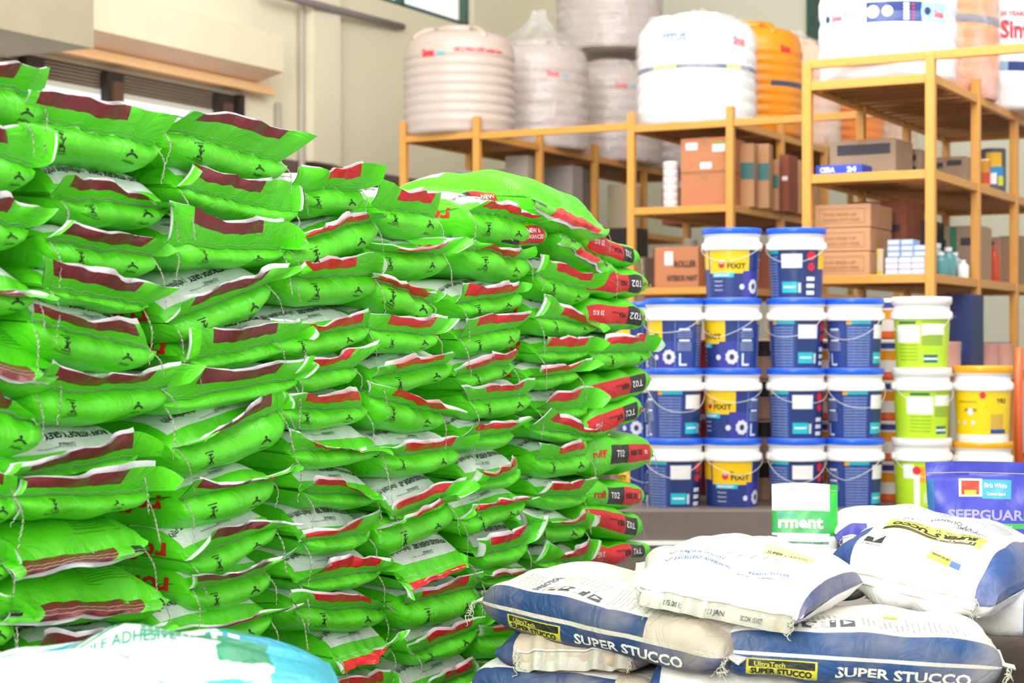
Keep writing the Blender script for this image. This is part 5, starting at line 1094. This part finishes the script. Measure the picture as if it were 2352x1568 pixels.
ZR = [1166, 1006.5, 847, 687]
data = [  # column px, rows of label position u facing the camera
 (1549, [.60, .52, .30], 'leftmost column'), (1681, [.12, .215, .27, .14], 'second column'), (1829, [.60, .60, .57, .66], 'third column'), (1962, [.48, .49, .47], 'fourth column')]
RN = ['bottom row', 'second row from bottom', 'third row from bottom', 'top row']
desc = {.12: 'yellow FIXIT panel', .14: 'yellow FIXIT panel', .215: 'yellow panel and gear print', .27: 'yellow panel and gear print', .30: 'yellow panel and gear print'}
for px, us, cn in data:
    for r_, u in enumerate(us):
        bucket(px, ZR[r_], BY, 'b', fr(u), 'blue-lidded bucket with %s, %s, %s' % (desc.get(u, 'white block panel' if u > .51 else 'text panel and cyan strip'), cn, RN[r_]))
for r_ in range(3): bucket(2117, [1168, 1008, 846][r_], BY, 'l', fr([.48, .10, .17][r_]), 'white-lidded lime bucket, %s of its column of three' % ['bottom', 'middle', 'top'][r_], H_=.357+.006)
for r_ in range(2): bucket(2257, [1168, 1018][r_], BY+.02, 'y', fr([.45, .2][r_]), 'orange-lidded yellow bucket, %s' % ['lower one, behind the purple pouch', 'upper one, showing its round yellow label'][r_], wire=False, H_=.345 if r_ == 0 else .395)
for k, (px, yb, s_) in enumerate([(1474, 1166, 'b'), (1474, 1007, 'b'), (1474, 850, 'b')]):
    bucket(px, yb, BY+.28, s_, fr(.3), 'blue-lidded bucket mostly hidden by the end of the green stack, %s' % RN[k])
# striped tins glimpsed between the bucket columns
def strip_mat(nm, base, cols):
    return mat(nm, base, .4, rects=[(-1, 1, a, b, c) for a, b, c in cols])
M_S1 = strip_mat('orange_white_tin', '#f3ece6', [(.0, .04, '#e8652a'), (.10, .15, '#f0a020'), (.16, .19, '#3a4a9c')])
M_S2 = strip_mat('red_tin', '#b4362a', [(.0, .03, '#d9c9c0')]); M_S3 = strip_mat('pink_brown_tin', '#b08a72', [(.12, .2, '#2f2a28')])
for px, m_, nm, col, Yt in [(1614, M_S2, 'red', 'first', 9.40), (1755, M_S3, 'pinkish brown', 'second', 9.42), (1897, M_S1, 'orange and white', 'third', 9.40), (2041, M_S1, 'orange and white', 'fourth', 9.38)]:
    for k in range(4 if px < 2000 else 5):
        P = atY(px, 1160, Yt); root = empty('tin', (P[0], P[1], ZL + .212*k), math.atan2(-P[0], P[1])); tag(root, '%s tin glimpsed in the %s gap between bucket columns, %s from bottom' % (nm, col, ordn(k+1)), 'can', 'tins behind the buckets')
        mb = MB(); r = .075; mb.lathe([(.001, 0), (r*.97, 0), (r, .005), (r*.98, .012), (r*.98, .195), (r, .2), (.95*r, .208), (.001, .208)], 28, 0, uvr=r); mb.build('tin_body', [m_], root)
        mb = MB(); mb.lathe([(.9*r, .2075), (.9*r, .211), (.001, .211)], 28, 0); mb.build('lid', [M_GREYM], root)
# orange cloth roll / red crate edge at the right of the yellow buckets
P = atY(2343, 1168, 9.3); root = empty('broom_handle', (P[0], P[1], ZL), 0); tag(root, 'orange upright pole right of the yellow buckets', 'pole')
mb = MB(); mb.tube([(0, 0, 0), (-.01, 0, .4), (0, .02, .8)], .022, 12); mb.build('pole', [mat('orange_plastic', '#dc5f2c', .4)], root)
mb = MB(); mb.box(-.14, .14, -.03, .03, 0, .05, 0, c=.01); mb.build('head', [mat('orange_plastic_dark', '#b9481f', .5)], root)
# ================= standing pouches =================
def pouch(px, yb, Y, w, h, T, mt, label, inks=(), top=0.12, taper=0.0, yaw=0.0, seed=0, extra=None):
    P = atY(px, yb, Y); root = empty('pouch', (P[0], P[1], P[2]), math.atan2(-P[0], P[1])+yaw); tag(root, label, 'pouch')
    rng = np.random.RandomState(seed); nx, nh = 29, 30; s_ = np.sin(np.linspace(-1, 1, nx)*math.pi/2); hh = np.linspace(0, 1, nh)
    def S(x, z, sd, off=0):
        x = np.asarray(x, float); z = np.asarray(z, float); s = np.clip(2*x/w, -1, 1); t = np.clip(z/h, 0, 1)
        f = np.where(t < .08, .55+.45*np.sqrt(np.clip(t/.08, 0, 1)), np.clip((1-top-t)/(1-top-.3), 0, 1)**.6*np.ones_like(t)); f = np.where(t < .3, np.minimum(1, .6+t*2.5), f)
        th = T/2*np.clip(1-np.abs(s)**3, 0, 1)**.5*f + .0015
        wv = .0035*(np.sin(x*38+seed)+np.sin(z*31+x*22+seed*2)+.6*np.sin(x*70-z*45)) * (1 if sd < 0 else .5)
        k = 1 + taper*t
        return np.stack([x*k, sd*(th+off) + wv + .010*t*np.sin(3*t+s), z*(1-.02*s*s)], -1)
    X, Z = np.meshgrid(s_*w/2, hh*h, indexing='ij'); mb = MB()
    mb.grid(S(X, Z, -1), 0, np.stack([X, Z], -1)); mb.grid(S(X, Z, 1), 0, np.stack([X, Z], -1), flip=True)
    for g, m in inks: mb.add(S(g[0][:, 0], g[0][:, 1], -1, .0015), g[1], m, smooth=False)
    mb.build('pouch_body', [mt, M_WINK, M_RED, M_CYAN, M_GINK, M_NAVY, mat('lavender_ink_%d' % seed, '#9d97cf', .5), mat('yellow_dot_%d' % seed, '#f0dc2c', .5)], root)
    mb = MB(); z = h*(1-top*.75); t = np.linspace(-w/2*.97, w/2*.97, 20); L_ = S(t, np.full(20, z), -1, .0015); mb.tube(L_, .0012, 4); mb.build('seal_line', [M_THREAD], root)
    return root
M_PG = mat('white_green_pouch', '#f8faf8', .35, bump=.3, bscale=14, rects=[(-.12, .12, .108, .178, '#45b35c'), (.078, .12, .10, .30, '#2fbe3e'), (-.075, .075, .075, .083, '#7fb59a'), (-.2, -.085, .0, .10, '#5b4fb0')])
pouch(1848, 1300, 5.62, .205, .262, .09, M_PG, 'small standing white and green pouch reading rment', [(text2d('rment', -.082, .125, .036, w=.14, bold=.035), 1), (text2d('tile grout', -.085, .16, .012, w=.06), 3), (text2d('premium polymer based', -.065, .077, .005, w=.12, bold=0), 4)], top=.10, seed=3)
M_PP = mat('purple_pouch', '#3f44b4', .35, bump=.3, bscale=14, rects=[(-.085, -.022, .195, .247, '#f2e9e6'), (-.078, -.03, .201, .241, '#b53a22'), (-.07, -.038, .201, .214, '#e9c62e'), (-.022, .055, .190, .245, '#39a3dc'), (-.095, .11, .105, .120, '#3fae4a'), (-.30, -.152, .05, .25, '#2f6aa0')])
pouch(2275, 1290, 5.30, .345, .298, .12, M_PP, 'standing purple pouch reading SEEPGUARD at the right edge', [(text2d('SEEPGUARD', -.115, .130, .028, w=.235, bold=.03), 6), (text2d('Birla White', -.016, .222, .014, w=.06), 1), (text2d('Waterproof putty', -.09, .108, .008, w=.15), 1), (text2d('Cement based', -.01, .200, .010, w=.05), 1), (disc2d(.10, .035, .03, 18), 7)], top=.15, taper=.10, seed=4)
# loose threads are tangles nobody could count strand by strand
for o in bpy.data.objects:
    if o.name.startswith('loose_thread'): o['kind'] = 'stuff'
